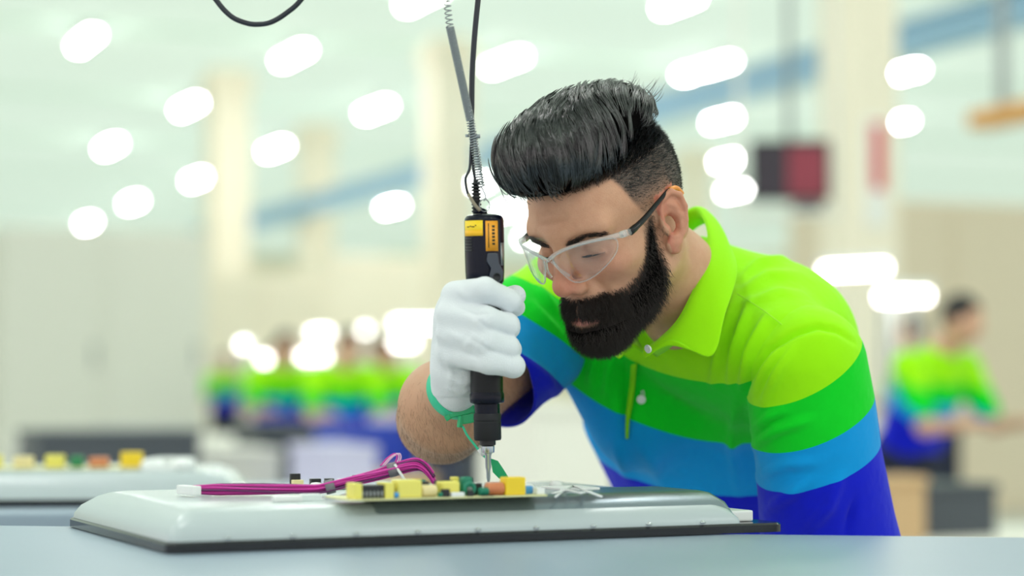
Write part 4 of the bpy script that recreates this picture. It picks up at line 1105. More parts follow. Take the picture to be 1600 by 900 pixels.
tb_ = cl_[int(len(cl_) * 0.66)]
for i, dx in enumerate((0.0, 0.0022, 0.0044)):
    MB().tube(catmull([tb_ + [-0.014 + dx, 0, 0.004], tb_ + [-0.006 + dx, 0, 0.013], tb_ + [0.002 + dx, 0, 0.0175], tb_ + [0.004 + dx, 0, 0.013], tb_ + [0.001 + dx, 0, 0.006]], 5), 0.0008, 6).build('loop_wire', PNK if i else MAG, harness, True)
MB().tube([tb_ + [0.002, -0.006, 0.006], tb_ + [0.010, -0.008, -0.006], tb_ + [0.016, -0.008, -0.016]], 0.0016, 6).build('cable_tie', WPL, harness, True)
clip = empty('wire_clip', tuple(on_plane(372, 766, cz)), PA, 'small white arched wire clip standing behind the magenta wires', 'clip')
MB().tube([(-0.009, 0, 0.0005), (-0.009, 0, 0.006), (-0.006, 0, 0.0085), (0.006, 0, 0.0085), (0.009, 0, 0.006), (0.009, 0, 0.0005)], 0.0014, 8).build('arch', WPL, clip)
MB().box((-0.012, -0.004, 0.0), (0.012, 0.004, 0.0012), None, 0.0004).build('base', WPL, clip)
hold = empty('wire_holder', tuple(on_plane(484, 782, cz)), PA, 'translucent white wire holder clamped over the magenta wires', 'clip')
WTR = mat('milky_white_plastic', (226, 234, 234), 0.35)
MB().box((-0.011, -0.006, 0.0), (0.011, 0.004, 0.007), None, 0.002).build('block', WTR, hold)
MB().box((-0.014, -0.008, 0.0), (0.014, 0.006, 0.0015), None, 0.0005).build('base', WTR, hold)
# loose thin white cables at the far right of the board
for i, (pts, lb) in enumerate((([(862, 772), (885, 766), (905, 770), (925, 768)], 'thin white cable curling near the blue component'), ([(868, 776), (895, 760), (915, 767), (940, 776)], 'thin white cable arching over the bracket by the man\'s belly'))):
    o = MB().tube(catmull([on_plane(a, b, cz + 0.004 + 0.004 * (k in (1, 2))) for k, (a, b) in enumerate(pts)], 5), 0.0014, 6).build('cable', WPL); tag(o, lb, 'cable')

# ---- electric screwdriver
DD = 2.222; dT = at(756, 335, DD); dB = at(763, 746, DD); dax = dT - dB; dlen = np.linalg.norm(dax); dax /= dlen
drv = empty('electric_screwdriver', tuple(dB), 0, 'black electric screwdriver with yellow and orange labels held upright in the gloved fist', 'screwdriver')
xr = np.array([1, 0, 0]) - dax * dax[0]; xr /= np.linalg.norm(xr); yr = np.cross(dax, xr)
DM = Matrix([[xr[0], yr[0], dax[0], dB[0]], [xr[1], yr[1], dax[1], dB[1]], [xr[2], yr[2], dax[2], dB[2]], [0, 0, 0, 1]])
PXM = FPX / DD
zz = lambda py: (746 - py) / PXM
rr = lambda r: r / PXM
NAVYP = mat('blue_black_tool_plastic', (8, 12, 30), 0.22, spec=0.22); RUB = mat('black_rubber_grip', (11, 12, 16), 0.35, spec=0.3); STEEL = mat('polished_steel', (206, 208, 212), 0.18, metal=1.0)
CLR = mat('clear_plastic', (230, 236, 240), 0.1)
def lathe_part(name, prof, m, n=32): return sharp(MB().lathe([(rr(r), zz(y)) for r, y in prof], n, DM).build(name, m, drv, True), 30)
hb = lathe_part('motor_housing', [(27, 445), (29.5, 440), (30.5, 425), (31, 400), (31, 346), (30, 341), (27, 337), (20, 335), (0.5, 334.5)], NAVYP, 40)
lathe_part('grip', [(25.5, 612), (25.5, 600), (25.5, 585), (24.5, 560), (24.5, 480), (27, 450), (27, 445), (0.5, 445)], RUB)
lathe_part('front_ring', [(20, 631), (26, 629), (27, 626), (27, 616), (25.5, 613), (25.5, 612)], NAVYP)
lathe_part('neck', [(20, 646), (20, 631)], NAVYP)
kn = lathe_part('torque_collar', [(11, 688), (20.5, 687.5), (21.5, 685), (21.5, 659), (20.8, 658), (20.8, 657), (21.5, 656), (21.5, 648), (20.5, 645.5), (11, 645)], mat('charcoal_torque_collar', (30, 31, 36), 0.55, spec=0.3))
lathe_part('chuck_ring', [(11, 696), (12.5, 695), (12.5, 688), (11, 687)], DARK, 24)
lathe_part('chuck', [(7, 708), (10, 707), (10.5, 703), (10.5, 697), (9, 696)], STEEL, 24)
lathe_part('bit', [(2.0, 753), (3.2, 747), (3.4, 735), (4.6, 730), (4.8, 712), (6, 709), (6, 707)], STEEL, 18)
# labels wrapped on the housing, vents, hook lever
def wrap(name, px0, px1, py0, py1, m, lift=0.00025, r0=31):
    mb = MB(); R_ = rr(r0) + lift; a0 = math.asin(max(-1, min(1, (px0 - 756.5) / r0))); a1 = math.asin(max(-1, min(1, (px1 - 756.5) / r0))); n = 10; V = []; F = []
    for q in (rr(r0) - 0.0004, R_):
        for yv in (py1, py0):
            for k in range(n + 1):
                a = a0 + (a1 - a0) * k / n; V.append(DM @ Vector((q * math.sin(a), -q * math.cos(a) if True else 0, zz(yv))))
    m1 = n + 1
    for k in range(n):
        F += [[2 * m1 + k, 2 * m1 + k + 1, 3 * m1 + k + 1, 3 * m1 + k], [k, m1 + k, m1 + k + 1, k + 1], [k, k + 1, 2 * m1 + k + 1, 2 * m1 + k], [m1 + k, 3 * m1 + k, 3 * m1 + k + 1, m1 + k + 1]]
    F += [[0, 2 * m1, 3 * m1, m1], [n, m1 + n, 3 * m1 + n, 2 * m1 + n]]
    return mb.add(V, F, True).build(name, m, drv if not isinstance(lift, tuple) else drv, True)
LY = mat('yellow_label', (248, 212, 24), 0.45); LO = mat('orange_label', (246, 166, 44), 0.45); INK = mat('dark_label_ink', (60, 48, 20), 0.6); LO2 = mat('yellow_label_lower_band', (250, 190, 20), 0.45)
wrap('yellow_label', 727, 755, 345, 369, LY); wrap('label_band', 727, 755, 360, 369, LO2, 0.0004); wrap('orange_label', 759, 778, 346, 393, LO)
rng = random.Random(3)
for i, (x0, x1, y) in enumerate([(731, 734, 354), (735, 737, 353), (738, 742, 354), (743, 745, 352)]): wrap('print_mark', x0, x1, y, y + 1.6, INK, 0.0005)
for i in range(6): wrap('print_mark', 769, 773, 353 + i * 5.4, 353 + i * 5.4 + 3.4, INK, 0.0005)
wrap('print_mark', 763, 764.2, 350, 388, INK, 0.0005)
for i in range(5): wrap('vent_slot', 727, 738, 372 + 4.6 * i, 374.2 + 4.6 * i, DARK, 0.0006)
SIL = mat('grey_tool_plastic', (58, 64, 76), 0.35)
lev = MB()
lp = [(762, 396), (778, 396), (780, 412), (786, 425), (785, 438), (777, 443), (768, 440), (764, 432), (767, 420), (760, 408)]
wz = -rr(33)
lev.prism([((x - 757) / PXM, zz(y)) for x, y in lp], rr(27), rr(35), DM @ Matrix(((1, 0, 0, 0), (0, 0, -1, 0), (0, 1, 0, 0), (0, 0, 0, 1))))
lo = lev.build('lever', SIL, drv, True); md = lo.modifiers.new('bevel', 'BEVEL'); md.width = 0.0012; md.segments = 2
MB().lathe([(rr(6), 0.0), (rr(6), 0.0012), (rr(4.6), 0.0014), (rr(4.4), 0.0004), (0.0003, 0.0004)], 20, DM @ Matrix.Translation(((776 - 757) / PXM, -rr(35), zz(433))) @ Matrix.Rotation(math.pi / 2, 4, 'X')).build('pivot', DARK, lo, True)
wrap('side_strip', 782, 786, 380, 415, ALU, 0.0006)
# strain relief, power cable
sr = MB(); a_ = at(745, 333, DD); b_ = at(743, 282, DD)
sr.tube([a_, b_], [0.0042, 0.0030], 12)
for i in range(9):
    c = a_ + (b_ - a_) * (i + 0.5) / 9.5; sr.tube([c + 0.0046 * np.array([math.cos(q), math.sin(q), 0]) for q in np.linspace(0, 2 * math.pi, 12, endpoint=False)], 0.0011, 5, closed=True)
sr.build('strain_relief', DARK, drv, True)
MB().lathe([(0.008, 0), (0.0075, 0.004), (0.004, 0.006), (0.0004, 0.006)], 20, Matrix.Translation(Vector(at(750, 334, DD)))).build('cord_boss', NAVYP, drv, True)
CABL = mat('dark_blue_black_cable', (22, 27, 40), 0.3, spec=0.55)
cp_ = catmull([at(743, 288, 2.222), at(739, 255, 2.224), at(737, 215, 2.226), at(737, 165, 2.23), at(738, 110, 2.235), at(742, 50, 2.24), at(748, -10, 2.245), at(756, -90, 2.25), at(764, -260, 2.26), at(768, -540, 2.27)], 6)
MB().tube(cp_, [0.0017 + 0.0014 * min(1, max(0, (i - 8) / 10)) for i in range(len(cp_))], 12).build('power_cable', CABL, drv, True)
MB().tube(catmull([at(736, 225, 2.222), at(734, 262, 2.218), at(727, 280, 2.214), at(731, 303, 2.212), at(742, 320, 2.212), at(749, 328, 2.214)], 6), 0.0015, 8).build('hanging_cord', CABL, drv, True)
MB().tube(catmull([at(731, 303, 2.2115), at(742, 320, 2.2115), at(750, 329, 2.2135)], 5), 0.0019, 8).build('cord_sleeve', mat('tan_cord_sleeve', (150, 140, 120), 0.5), drv, True)

# ---- balancer spring on its ring
spr = empty('coil_spring', tuple(at(753, 322, DD)), 0, 'long grey steel coil spring hanging the screwdriver from above', 'spring')
STL = mat('grey_spring_steel', (150, 156, 160), 0.3, metal=0.85)
def coil(p, q, R_, turns, wire, seg=8, taper=1.0):
    ax = q - p; L_n = np.linalg.norm(ax); ax /= L_n; e1 = np.cross(ax, [0, 1, 0]); e1 /= np.linalg.norm(e1); e2 = np.cross(ax, e1); n = int(turns * seg)
    return [p + ax * L_n * i / n + R_ * (math.cos(2 * math.pi * i / seg) * e1 + math.sin(2 * math.pi * i / seg) * e2) for i in range(n + 1)]
s0 = at(752, 292, 2.222); s1 = at(735, 188, 2.210); s2 = at(703, 42, 2.20); s3 = at(696, 2, 2.20); s4 = at(688, -80, 2.20)
c1 = coil(s0, s1, 0.0040, 26, 0.0007); c2 = coil(s1, s2, 0.0040, 62, 0.0007); c3 = coil(s2, s4, 0.0038, 17, 0.0007)
MB().tube(c1 + c2[1:] , 0.00085, 5).build('close_coils', STL, spr, True)
MB().tube(c3 + [at(687, -100, 2.2), at(686, -560, 2.2)], 0.0007, 5).build('stretched_coils', STL, spr, True)
rc = at(757, 321, 2.216)
MB().tube([rc + 0.0068 * (math.cos(q) * np.array([0.8, 0.5, 0]) + math.sin(q) * np.array([0, 0, 1])) for q in np.linspace(0, 2 * math.pi, 24, endpoint=False)], 0.0006, 6, closed=True).build('split_ring', STL, spr, True)
MB().tube(catmull([s0, at(756, 300, 2.219), at(759, 308, 2.217), at(756, 314, 2.216)], 5), 0.0008, 6).build('hook', STL, spr, True)
MB().lathe([(0.0006, -0.003), (0.0022, -0.0028), (0.0022, 0.0028), (0.0006, 0.003)], 12, Matrix.Translation(Vector(at(746, 213, 2.212))) @ Matrix.Rotation(math.pi / 2, 4, 'Y')).build('stop_pin', STL, spr, True)
MB().lathe([(0.0006, -0.002), (0.0016, -0.0018), (0.0016, 0.0018), (0.0006, 0.002)], 12, Matrix.Translation(Vector(at(730, 212, 2.214))) @ Matrix.Rotation(math.pi / 2, 4, 'Y')).build('stop_pin', STL, spr, True)
# ---- cable loop at the top left, and the overhead tool rail everything hangs from
lp_ = catmull([at(250, -560, 2.2), at(285, -150, 2.2), at(318, -35, 2.2), at(340, 3, 2.2), at(362, 26, 2.2), at(385, 36, 2.2), at(404, 38, 2.2), at(425, 34, 2.2), at(448, 20, 2.2), at(470, 0, 2.2), at(500, -45, 2.2), at(540, -170, 2.2), at(575, -560, 2.2)], 6)
o = MB().tube(lp_, 0.0029, 12).build('cable', CABL); tag(o, 'dark cable hanging down in a loop at the top left', 'cable')
rail = empty('tool_rail', tuple(at(500, -575, 2.2)), 0, 'aluminium overhead rail above the picture carrying the tool spring and cables', 'rail')
rz_ = 0.0
MB().box((-1.2, -0.03, 0.004), (1.2, 0.05, 0.07), None, 0.004).build('beam', ALU, rail)
for x in (-1.1, 1.1): MB().box((x - 0.02, -0.01, 0.07), (x + 0.02, 0.03, CEIL - rail.location.z + 0.0)).build('hanger', ALU, rail)

# ---- green wrist strap
STRAP = mat('green_elastic_strap', (60, 206, 160), 0.6, bump=0.3, bscale=700); SNAP = mat('green_plastic_clasp', (20, 172, 110), 0.35)
strap = empty('wrist_strap', tuple(at(712, 652, 2.28)), 0, 'green antistatic strap round the wrist below the white glove', 'wrist strap')
rcn = at(714, 609, 2.280); nrm = np.array([0.50, -0.82, 0.28]); nrm /= np.linalg.norm(nrm); e1 = np.cross(nrm, [0, 0, 1]); e1 /= np.linalg.norm(e1); e2 = np.cross(e1, nrm)
V = []; F = []; n = 48
for k in range(n):
    a = 2 * math.pi * k / n; rad = math.cos(a) * e1 + math.sin(a) * e2
    R0 = 0.0325 + 0.0012 * math.cos(2 * a)
    for (dr, dn) in ((0, -0.007), (0.0016, -0.007), (0.0020, 0.0), (0.0016, 0.007), (0, 0.007)): V.append(rcn + rad * (R0 + dr) + nrm * dn)
for k in range(n):
    j = (k + 1) % n
    for q in range(5): F.append([k * 5 + q, j * 5 + q, j * 5 + (q + 1) % 5, k * 5 + (q + 1) % 5])
MB().add(V, F, True).build('band', STRAP, strap, True)
def bar(name, p, q, w, h, m, parent=strap):
    ax = Vector(q - p); Lb = ax.length; M = Matrix.Translation(Vector((p + q) / 2)) @ ax.to_track_quat('X', 'Z').to_matrix().to_4x4()
    return MB().box((-Lb / 2, -h / 2, -w / 2), (Lb / 2, h / 2, w / 2), M, min(w, h) * 0.2).build(name, m, parent, True)
bar('buckle', at(702, 648, 2.262), at(742, 638, 2.262), 0.0085, 0.007, SNAP); bar('buckle_plate', at(722, 656, 2.262), at(744, 652, 2.262), 0.0105, 0.006, SNAP)
bar('snap_post', at(720, 650, 2.260), at(718, 668, 2.258), 0.0048, 0.005, SNAP); bar('buckle_tab', at(696, 655, 2.263), at(706, 649, 2.263), 0.006, 0.005, SNAP)
MB().tube(catmull([at(723, 666, 2.258), at(730, 680, 2.256), at(740, 693, 2.254), at(752, 708, 2.252), at(766, 722, 2.250)], 5), 0.0014, 8).build('cord', STRAP, strap, True)
MB().tube([at(748, 702, 2.2525), at(756, 712, 2.2515)], 0.0022, 8).build('cord_end', WPL, strap, True)
tp = [(766, 716), (778, 720), (786, 732), (796, 748), (780, 748), (770, 738)]
V = [at(x, y, 2.250) for x, y in tp] + [at(x, y, 2.2535) for x, y in tp]; n = len(tp)
MB().add(V, [list(range(n)), list(range(n, 2 * n))[::-1]] + [[i, n + i, n + (i + 1) % n, (i + 1) % n] for i in range(n)]).build('strap_tab', SNAP, strap, True)

# ---- safety glasses
def clear_material(name, gloss, tint, fres=1.45, base=0.0):
    m = bpy.data.materials.new(name); m.use_nodes = True; nt = m.node_tree; nt.nodes.clear()
    out = nt.nodes.new('ShaderNodeOutputMaterial'); t = nt.nodes.new('ShaderNodeBsdfTransparent'); t.inputs[0].default_value = (*tint, 1)
    gl = nt.nodes.new('ShaderNodeBsdfGlossy'); gl.inputs['Roughness'].default_value = gloss
    lw = nt.nodes.new('ShaderNodeLayerWeight'); lw.inputs[0].default_value = 0.5
    fr = nt.nodes.new('ShaderNodeMath'); fr.operation = 'POWER'; fr.inputs[1].default_value = 4.0; nt.links.new(lw.outputs['Facing'], fr.inputs[0])
    ad = nt.nodes.new('ShaderNodeMath'); ad.operation = 'ADD'; ad.inputs[1].default_value = base; ad.use_clamp = True
    mx = nt.nodes.new('ShaderNodeMixShader'); nt.links.new(fr.outputs[0], ad.inputs[0]); nt.links.new(ad.outputs[0], mx.inputs[0]); nt.links.new(t.outputs[0], mx.inputs[1]); nt.links.new(gl.outputs[0], mx.inputs[2]); nt.links.new(mx.outputs[0], out.inputs[0])
    return m
LENS = clear_material('clear_polycarbonate_lens', 0.03, (0.965, 0.975, 0.98), 1.45, 0.06)
def rim_material():
    m = bpy.data.materials.new('clear_polycarbonate_rim'); m.use_nodes = True; b = m.node_tree.nodes['Principled BSDF']
    b.inputs['Base Color'].default_value = (0.95, 0.98, 0.99, 1); b.inputs['Roughness'].default_value = 0.05; b.inputs['Alpha'].default_value = 0.62; b.inputs['Transmission Weight'].default_value = 0.7; b.inputs['IOR'].default_value = 1.3
    return m
RIM = rim_material()
gls = empty('safety_glasses', tuple(hw((0.12, 0, -0.02))), 0, 'clear plastic safety glasses with black temples on the man\'s nose', 'safety glasses')
def lensF(L, U): return 0.1215 - 8.2 * L * L - 1.6 * (U - 0.012) ** 2
def outline(s, n=40):
    pp = [(0.0065, 0.0190), (0.0170, 0.0255), (0.0340, 0.0285), (0.0520, 0.0275), (0.0670, 0.0235), (0.0700, 0.0160), (0.0650, 0.0040), (0.0500, -0.0080), (0.0340, -0.0140), (0.0215, -0.0120), (0.0125, 0.0005), (0.0075, 0.0110)]
    c = catmull(pp + [pp[0]], 4)[:-1]
    return [(s * l, u) for l, u in c]
    out = []
    for k in range(n):
        a = 2 * math.pi * k / n; ca, sa = math.cos(a), math.sin(a)
        x = 0.0305 * math.copysign(abs(ca) ** 0.75, ca); y = 0.0215 * math.copysign(abs(sa) ** 0.8, sa)
        y += 0.004 * x / 0.03 if sa > 0 else 0.006 * x / 0.03
        if sa < 0: x *= 1 - 0.12 * abs(sa)
        L = 0.0365 + x; U = 0.0085 + y
        out.append((s * L, U))
    return out
for s in (1, -1):
    ol = outline(s); V = []; cL, cU = s * 0.038, 0.0140; rings = (0.0, 0.25, 0.5, 0.75, 1.0); n = len(ol)
    for q in rings[1:]:
        for (L, U) in ol:
            l, u = cL + (L - cL) * q, cU + (U - cU) * q; V.append((lensF(l, u), l, u))
    V.append((lensF(cL, cU), cL, cU)); F = []
    for i in range(3):
        for k in range(n): F.append([i * n + k, i * n + (k + 1) % n, (i + 1) * n + (k + 1) % n, (i + 1) * n + k])
    for k in range(n): F.append([4 * n, (k + 1) % n, k])
    if s < 0: F = [f[::-1] for f in F]
    lo_ = MB().add(hw(np.array(V)), F, True).build('lens', LENS, gls, True); solidify(lo_, 0.0018, 0)
    MB().tube(hw(np.array([(lensF(l, u) + 0.0004, l, u) for l, u in ol])), 0.0008, 8, closed=True).build('rim', RIM, gls, True)
    bp_ = [(0.1225, s * 0.0, 0.0175), (0.1220, s * 0.010, 0.0235), (0.1165, s * 0.026, 0.0280), (0.1045, s * 0.046, 0.0290), (0.0880, s * 0.064, 0.0260), (0.0700, s * 0.0755, 0.0215)]
    MB().tube(hw(catmull(bp_, 5)), [0.0021] * 20 + [0.0022, 0.0026, 0.0030, 0.0034, 0.0036, 0.0036], 10).build('brow_bar', RIM, gls, True)
    MB().tube(hw(catmull([(0.1215, s * 0.004, 0.0165), (0.1185, s * 0.0095, 0.004), (0.1120, s * 0.0135, -0.007)], 5)), 0.0016, 8).build('nose_pad', RIM, gls, True)
    hg = [(0.0760, s * 0.0735, 0.0232), (0.0620, s * 0.0775, 0.0205)]
    MB().tube(hw(np.array(hg)), 0.0040, 10).build('hinge_block', RIM, gls, True)
    tmp = catmull([(0.0650, s * 0.0772, 0.0205), (0.0380, s * 0.0800, 0.0240), (0.0050, s * 0.0805, 0.0300), (-0.0180, s * 0.0795, 0.0325), (-0.0330, s * 0.0790, 0.0290)], 6)
    tm = MB().tube(hw(tmp), [0.0040, 0.0042, 0.0042] + [0.0036 - 0.0011 * min(1, i / 10) for i in range(len(tmp) - 3)], 10).build('temple', mat('black_temple_plastic', (12, 13, 15), 0.22, spec=0.35), gls, True)
    MB().tube(hw(catmull([(-0.0200, s * 0.0797, 0.0326), (-0.0330, s * 0.0790, 0.0290), (-0.0420, s * 0.0770, 0.0180)], 5)), 0.0030, 8).build('temple_tip', mat('orange_temple_tip', (240, 150, 60), 0.4), tm, True)
# ================================================================== the work floor behind
BGROUP = 'workers in striped polo shirts at the back'
def stripe_mat():
    return POLO
POLOB = POLO
SKB = mat('plain_skin', (206, 160, 132), 0.5); HB = mat('plain_black_hair', (24, 20, 20), 0.6)
def small_worker(px, d, yaw, lean, label, reach=0.35, scale=1.0):
    p = at(px, 600, d); o = empty('person', (p[0], p[1], 0), yaw, label, 'person', BGROUP)
    fw = np.array([0, -1.0, 0]); lt = np.array([1.0, 0, 0]); up = np.array([0, 0, 1.0])
    hip = np.array([0, 0, 0.92]); ch = hip + (up * math.cos(lean) + fw * math.sin(lean)) * 0.34; nk = hip + (up * math.cos(lean) + fw * math.sin(lean)) * 0.52
    hd_ = nk + (up * math.cos(lean * 1.4) + fw * math.sin(lean * 1.4)) * 0.15 + fw * 0.03
    sh = [nk - (nk - hip) * 0.14 + lt * s * 0.19 for s in (1, -1)]
    el = [q + np.array([0.04 * s, -0.08 - 0.10 * math.sin(lean), -0.26]) for q, s in zip(sh, (1, -1))]
    wr = [q + np.array([-0.06 * s, -0.24 * reach / 0.35, 0.02]) for q, s in zip(el, (1, -1))]
    def mesh(name, prims, h, m, attrs=None):
        lo = np.min([q[1] for q, _ in prims], 0) - 0.03; hi = np.max([q[2] for q, _ in prims], 0) + 0.03
        g = Grid(lo, hi, h)
        for q, k in prims: g.add(q, k)
        V, F = g.poly(); V[:, 2] = np.maximum(V[:, 2], 0.0)
        at_ = attrs(V) if attrs else None
        return link(name, np_mesh(name, V, F, True, at_), m, o)
    body_p = [(f_ell(hd_ + up * 0.02, (0.075, 0.092, 0.112)), 0), (f_cone(hd_, nk, 0.05, 0.055), 0.03), (f_cone(hd_ + fw * 0.085, hd_ + fw * 0.095 - up * 0.03, 0.010, 0.014), 0.015)]
    for s in (0, 1):
        sg = (1, -1)[s]
        body_p += [(f_ell(hd_ + lt * sg * 0.076 + up * 0.01, (0.010, 0.018, 0.03)), 0.008), (f_cone(sh[s], el[s], 0.046, 0.038), 0.02), (f_cone(el[s], wr[s], 0.038, 0.026), 0.02), (f_ell(wr[s] + fw * 0.05, (0.04, 0.05, 0.018)), 0.02)]
        for k in range(4): body_p.append((f_cone(wr[s] + fw * 0.085 + lt * (k - 1.5) * 0.019, wr[s] + fw * (0.15 - 0.008 * abs(k - 1.5)) + lt * (k - 1.5) * 0.021 - up * 0.02, 0.009, 0.008), 0.004))
        body_p.append((f_cone(wr[s] + fw * 0.04 - lt * sg * 0.03, wr[s] + fw * 0.09 - lt * sg * 0.06 - up * 0.01, 0.012, 0.009), 0.01))
        body_p += [(f_cone(hip + lt * sg * 0.09, np.array([sg * 0.11, 0, 0.48]), 0.07, 0.05), 0.03), (f_cone(np.array([sg * 0.11, 0, 0.48]), np.array([sg * 0.12, 0.02, 0.09]), 0.05, 0.035), 0.02)]
    body_p.append((f_chain([hip, ch, nk], None, None, [0.13, 0.14, 0.10], [0.09, 0.095, 0.06], lt, fw * math.cos(lean) - up * math.sin(lean)), 0.03))
    mesh('body', body_p, 0.0125, SKB)
    tv_ = up * math.cos(lean) + fw * math.sin(lean)
    sp_ = [(f_chain([hip + tv_ * 0.02, ch, nk - tv_ * 0.03], None, None, [0.165, 0.18, 0.12], [0.122, 0.128, 0.080], lt, fw * math.cos(lean) - up * math.sin(lean)), 0)] + [(f_cone(nk - tv_ * 0.08, q, 0.07, 0.072), 0.04) for q in sh] + [(f_cone(q, q + (e - q) * 0.75, 0.070, 0.062), 0.02) for q, e in zip(sh, el)]
    mesh('shirt', sp_, 0.0125, POLOB, lambda V: {'band': np.clip(((nk - V) @ tv_ - 0.02) / 0.088, 0, 3.9)})
    mesh('hair', [(f_ell(hd_ + up * 0.045 - fw * 0.012, (0.083, 0.097, 0.096)), 0)], 0.012, HB)
    tp_ = [(f_cone(hip + up * 0.02, hip - up * 0.08, 0.15, 0.14), 0)]
    for s in (1, -1): tp_ += [(f_cone(hip + lt * s * 0.09, np.array([s * 0.11, 0, 0.48]), 0.098, 0.08), 0.03), (f_cone(np.array([s * 0.11, 0, 0.48]), np.array([s * 0.12, 0.02, 0.12]), 0.08, 0.07), 0.02)]
    mesh('trousers', tp_, 0.015, TROU)
    for s in (1, -1): mesh('shoe', [(f_cone(np.array([s * 0.12, 0.04, 0.05]), np.array([s * 0.13, -0.14, 0.04]), 0.05, 0.042), 0)], 0.012, SHOE)
    return o
small_worker(1412, 9.2, math.radians(38), 0.45, 'blurred worker bending at the far right edge')
small_worker(1462, 13.5, math.radians(-60), 0.25, 'blurred worker half cut by the right picture edge', 0.3)
for px, d, yw, ln_, lb in ((428, 15.0, 20, 0.5, 'blurred worker farthest left in the row at the back'), (478, 17.6, -30, 0.55, 'blurred worker second from the left in the back row'), (527, 13.7, 15, 0.55, 'blurred worker in the middle of the back row'),
                          (578, 19.4, 40, 0.5, 'blurred worker second from the right in the back row'), (628, 15.4, -20, 0.55, 'blurred worker at the right end of the back row beside the forearm'), (352, 25.0, 10, 0.5, 'far blurred worker by the left column')):
    small_worker(px, d, math.radians(yw), ln_, lb)

# ---- second bench with another open panel, left
bench('side_bench', (-0.95, 3.30), math.radians(4), -1.4, 0.80, -0.30, 0.62, 1.06, 'pale workbench at the left behind the open panel', BENCHM)
p2 = empty('display_panel', (-1.66, 3.06, 1.0605), math.radians(6), 'second open display panel lying on the bench at the left', 'display panel')
def mini_panel(o, L, D_, m=COVER):
    slab([(0, 0, L, D_, 0.001, 0.012), (0, 0, L, D_, 0.010, 0.012)], LIP, 'bezel', o)
    slab([(0.004, 0.004, L - 0.03, D_ - 0.004, 0.011, 0.012), (0.02, 0.02, L - 0.055, D_ - 0.02, 0.040, 0.014), (0.04, 0.04, L - 0.085, D_ - 0.03, 0.052, 0.016)], m, 'back_cover', o)
mini_panel(p2, 1.28, 0.40)
cb2 = empty('circuit_board', (-1.05, 3.25, 1.1135), math.radians(6), 'blurred circuit board with yellow parts on the second panel', 'circuit board')
MB().box((0, 0, 0), (0.462, 0.10, 0.002)).build('board', PCB, cb2)
for (x, w, h, m, nm) in ((0.30, 0.03, 0.020, YEL, 'transformer'), (0.34, 0.02, 0.018, GPCB, 'coil'), (0.37, 0.03, 0.016, COP, 'copper_coil'), (0.42, 0.035, 0.024, YEL2, 'capacitor'), (0.25, 0.03, 0.018, CRM, 'capacitor_can'), (0.20, 0.03, 0.02, YEL, 'transformer')):
    MB().box((x, 0.02, 0.002), (x + w, 0.045, 0.002 + h), None, 0.002).build(nm, m, cb2)
for i, (x, y) in enumerate(((1.10, 0.12), (1.145, 0.16), (1.15, 0.09))):
    MB().lathe([(0.022, 0), (0.018, 0.012), (0.010, 0.018), (0.001, 0.019)], 14, Matrix.Translation((x, y, 0.052))).build('standoff', WPL, p2)
for (x, y, w, d, h) in ((1.09, 0.22, 0.07, 0.05, 0.014), (1.09, 0.05, 0.05, 0.03, 0.008), (1.09, 0.30, 0.06, 0.04, 0.012)):
    MB().box((x, y, 0.046), (x + w, y + d, 0.052 + h), None, 0.003).build('mounting_clip', WPL, p2)

# ---- rows of benches, crates, machines, racks in the distance
CART = mat('kraft_carton', (206, 172, 130), 0.8, noise=0.06); DKG = mat('dark_grey_machine', (70, 76, 84), 0.5); LGT = mat('light_machine_panel', (234, 232, 222), 0.5); BLUB = mat('blue_plastic_crate', (40, 70, 190), 0.5); LILAC = mat('pale_lilac_sheet', (206, 204, 232), 0.6); BEI = mat('beige_machine_panel', (230, 214, 190), 0.6); GRN = mat('sage_green_panel', (176, 196, 160), 0.6)
def at_floor(px, d): p = at(px, 600, d); return (p[0], p[1], 0)
def crate(px, d, w, dp, h, m, label, z=0.0, rz=0.0, cat='crate', name='crate', lid=True):
    p = at_floor(px, d); o = empty(name, (p[0], p[1], z), HA + rz, label, cat)
    t = 0.02
    mb = MB().box((-w / 2, -dp / 2, 0.0), (w / 2, dp / 2, 0.02)); mb.build('bottom', m, o)
    for (a, b) in (((-w / 2, -dp / 2, 0.02), (w / 2, -dp / 2 + t, h)), ((-w / 2, dp / 2 - t, 0.02), (w / 2, dp / 2, h)), ((-w / 2, -dp / 2 + t, 0.02), (-w / 2 + t, dp / 2 - t, h)), ((w / 2 - t, -dp / 2 + t, 0.02), (w / 2, dp / 2 - t, h))):
        MB().box(a, b).build('side', m, o)
    if lid: MB().box((-w / 2 - 0.01, -dp / 2 - 0.01, h), (w / 2 + 0.01, dp / 2 + 0.01, h + 0.03), None, 0.005).build('lid', m, o)
    return o
def far_bench(px, d, L, label, z=0.92):
    p = at_floor(px, d); return bench('workbench', p, HA * 0 + 0.12, -L / 2, L / 2, -0.35, 0.35, z, label, LGT)
far_bench(470, 12.2, 2.6, 'pale workbench in front of the row of blurred workers')
far_bench(640, 23.0, 3.2, 'pale workbench behind the forearm at the back')
far_bench(300, 13.0, 2.2, 'pale workbench at the left of the back floor')
far_bench(1440, 7.6, 1.6, 'workbench in front of the bending worker at the right', 0.70)
crate(1455, 7.5, 0.34, 0.3, 0.16, DKG, 'dark crate on the bench at the right edge', 0.70)
crate(1400, 7.15, 0.14, 0.14, 0.20, CART, 'kraft carton on the bench at the right edge', 0.70, 0, 'carton', 'carton')
crate(1375, 6.6, 0.24, 0.3, 0.62, CART, 'tall kraft carton standing beside the man\'s left arm', 0.0, 0, 'carton', 'carton')
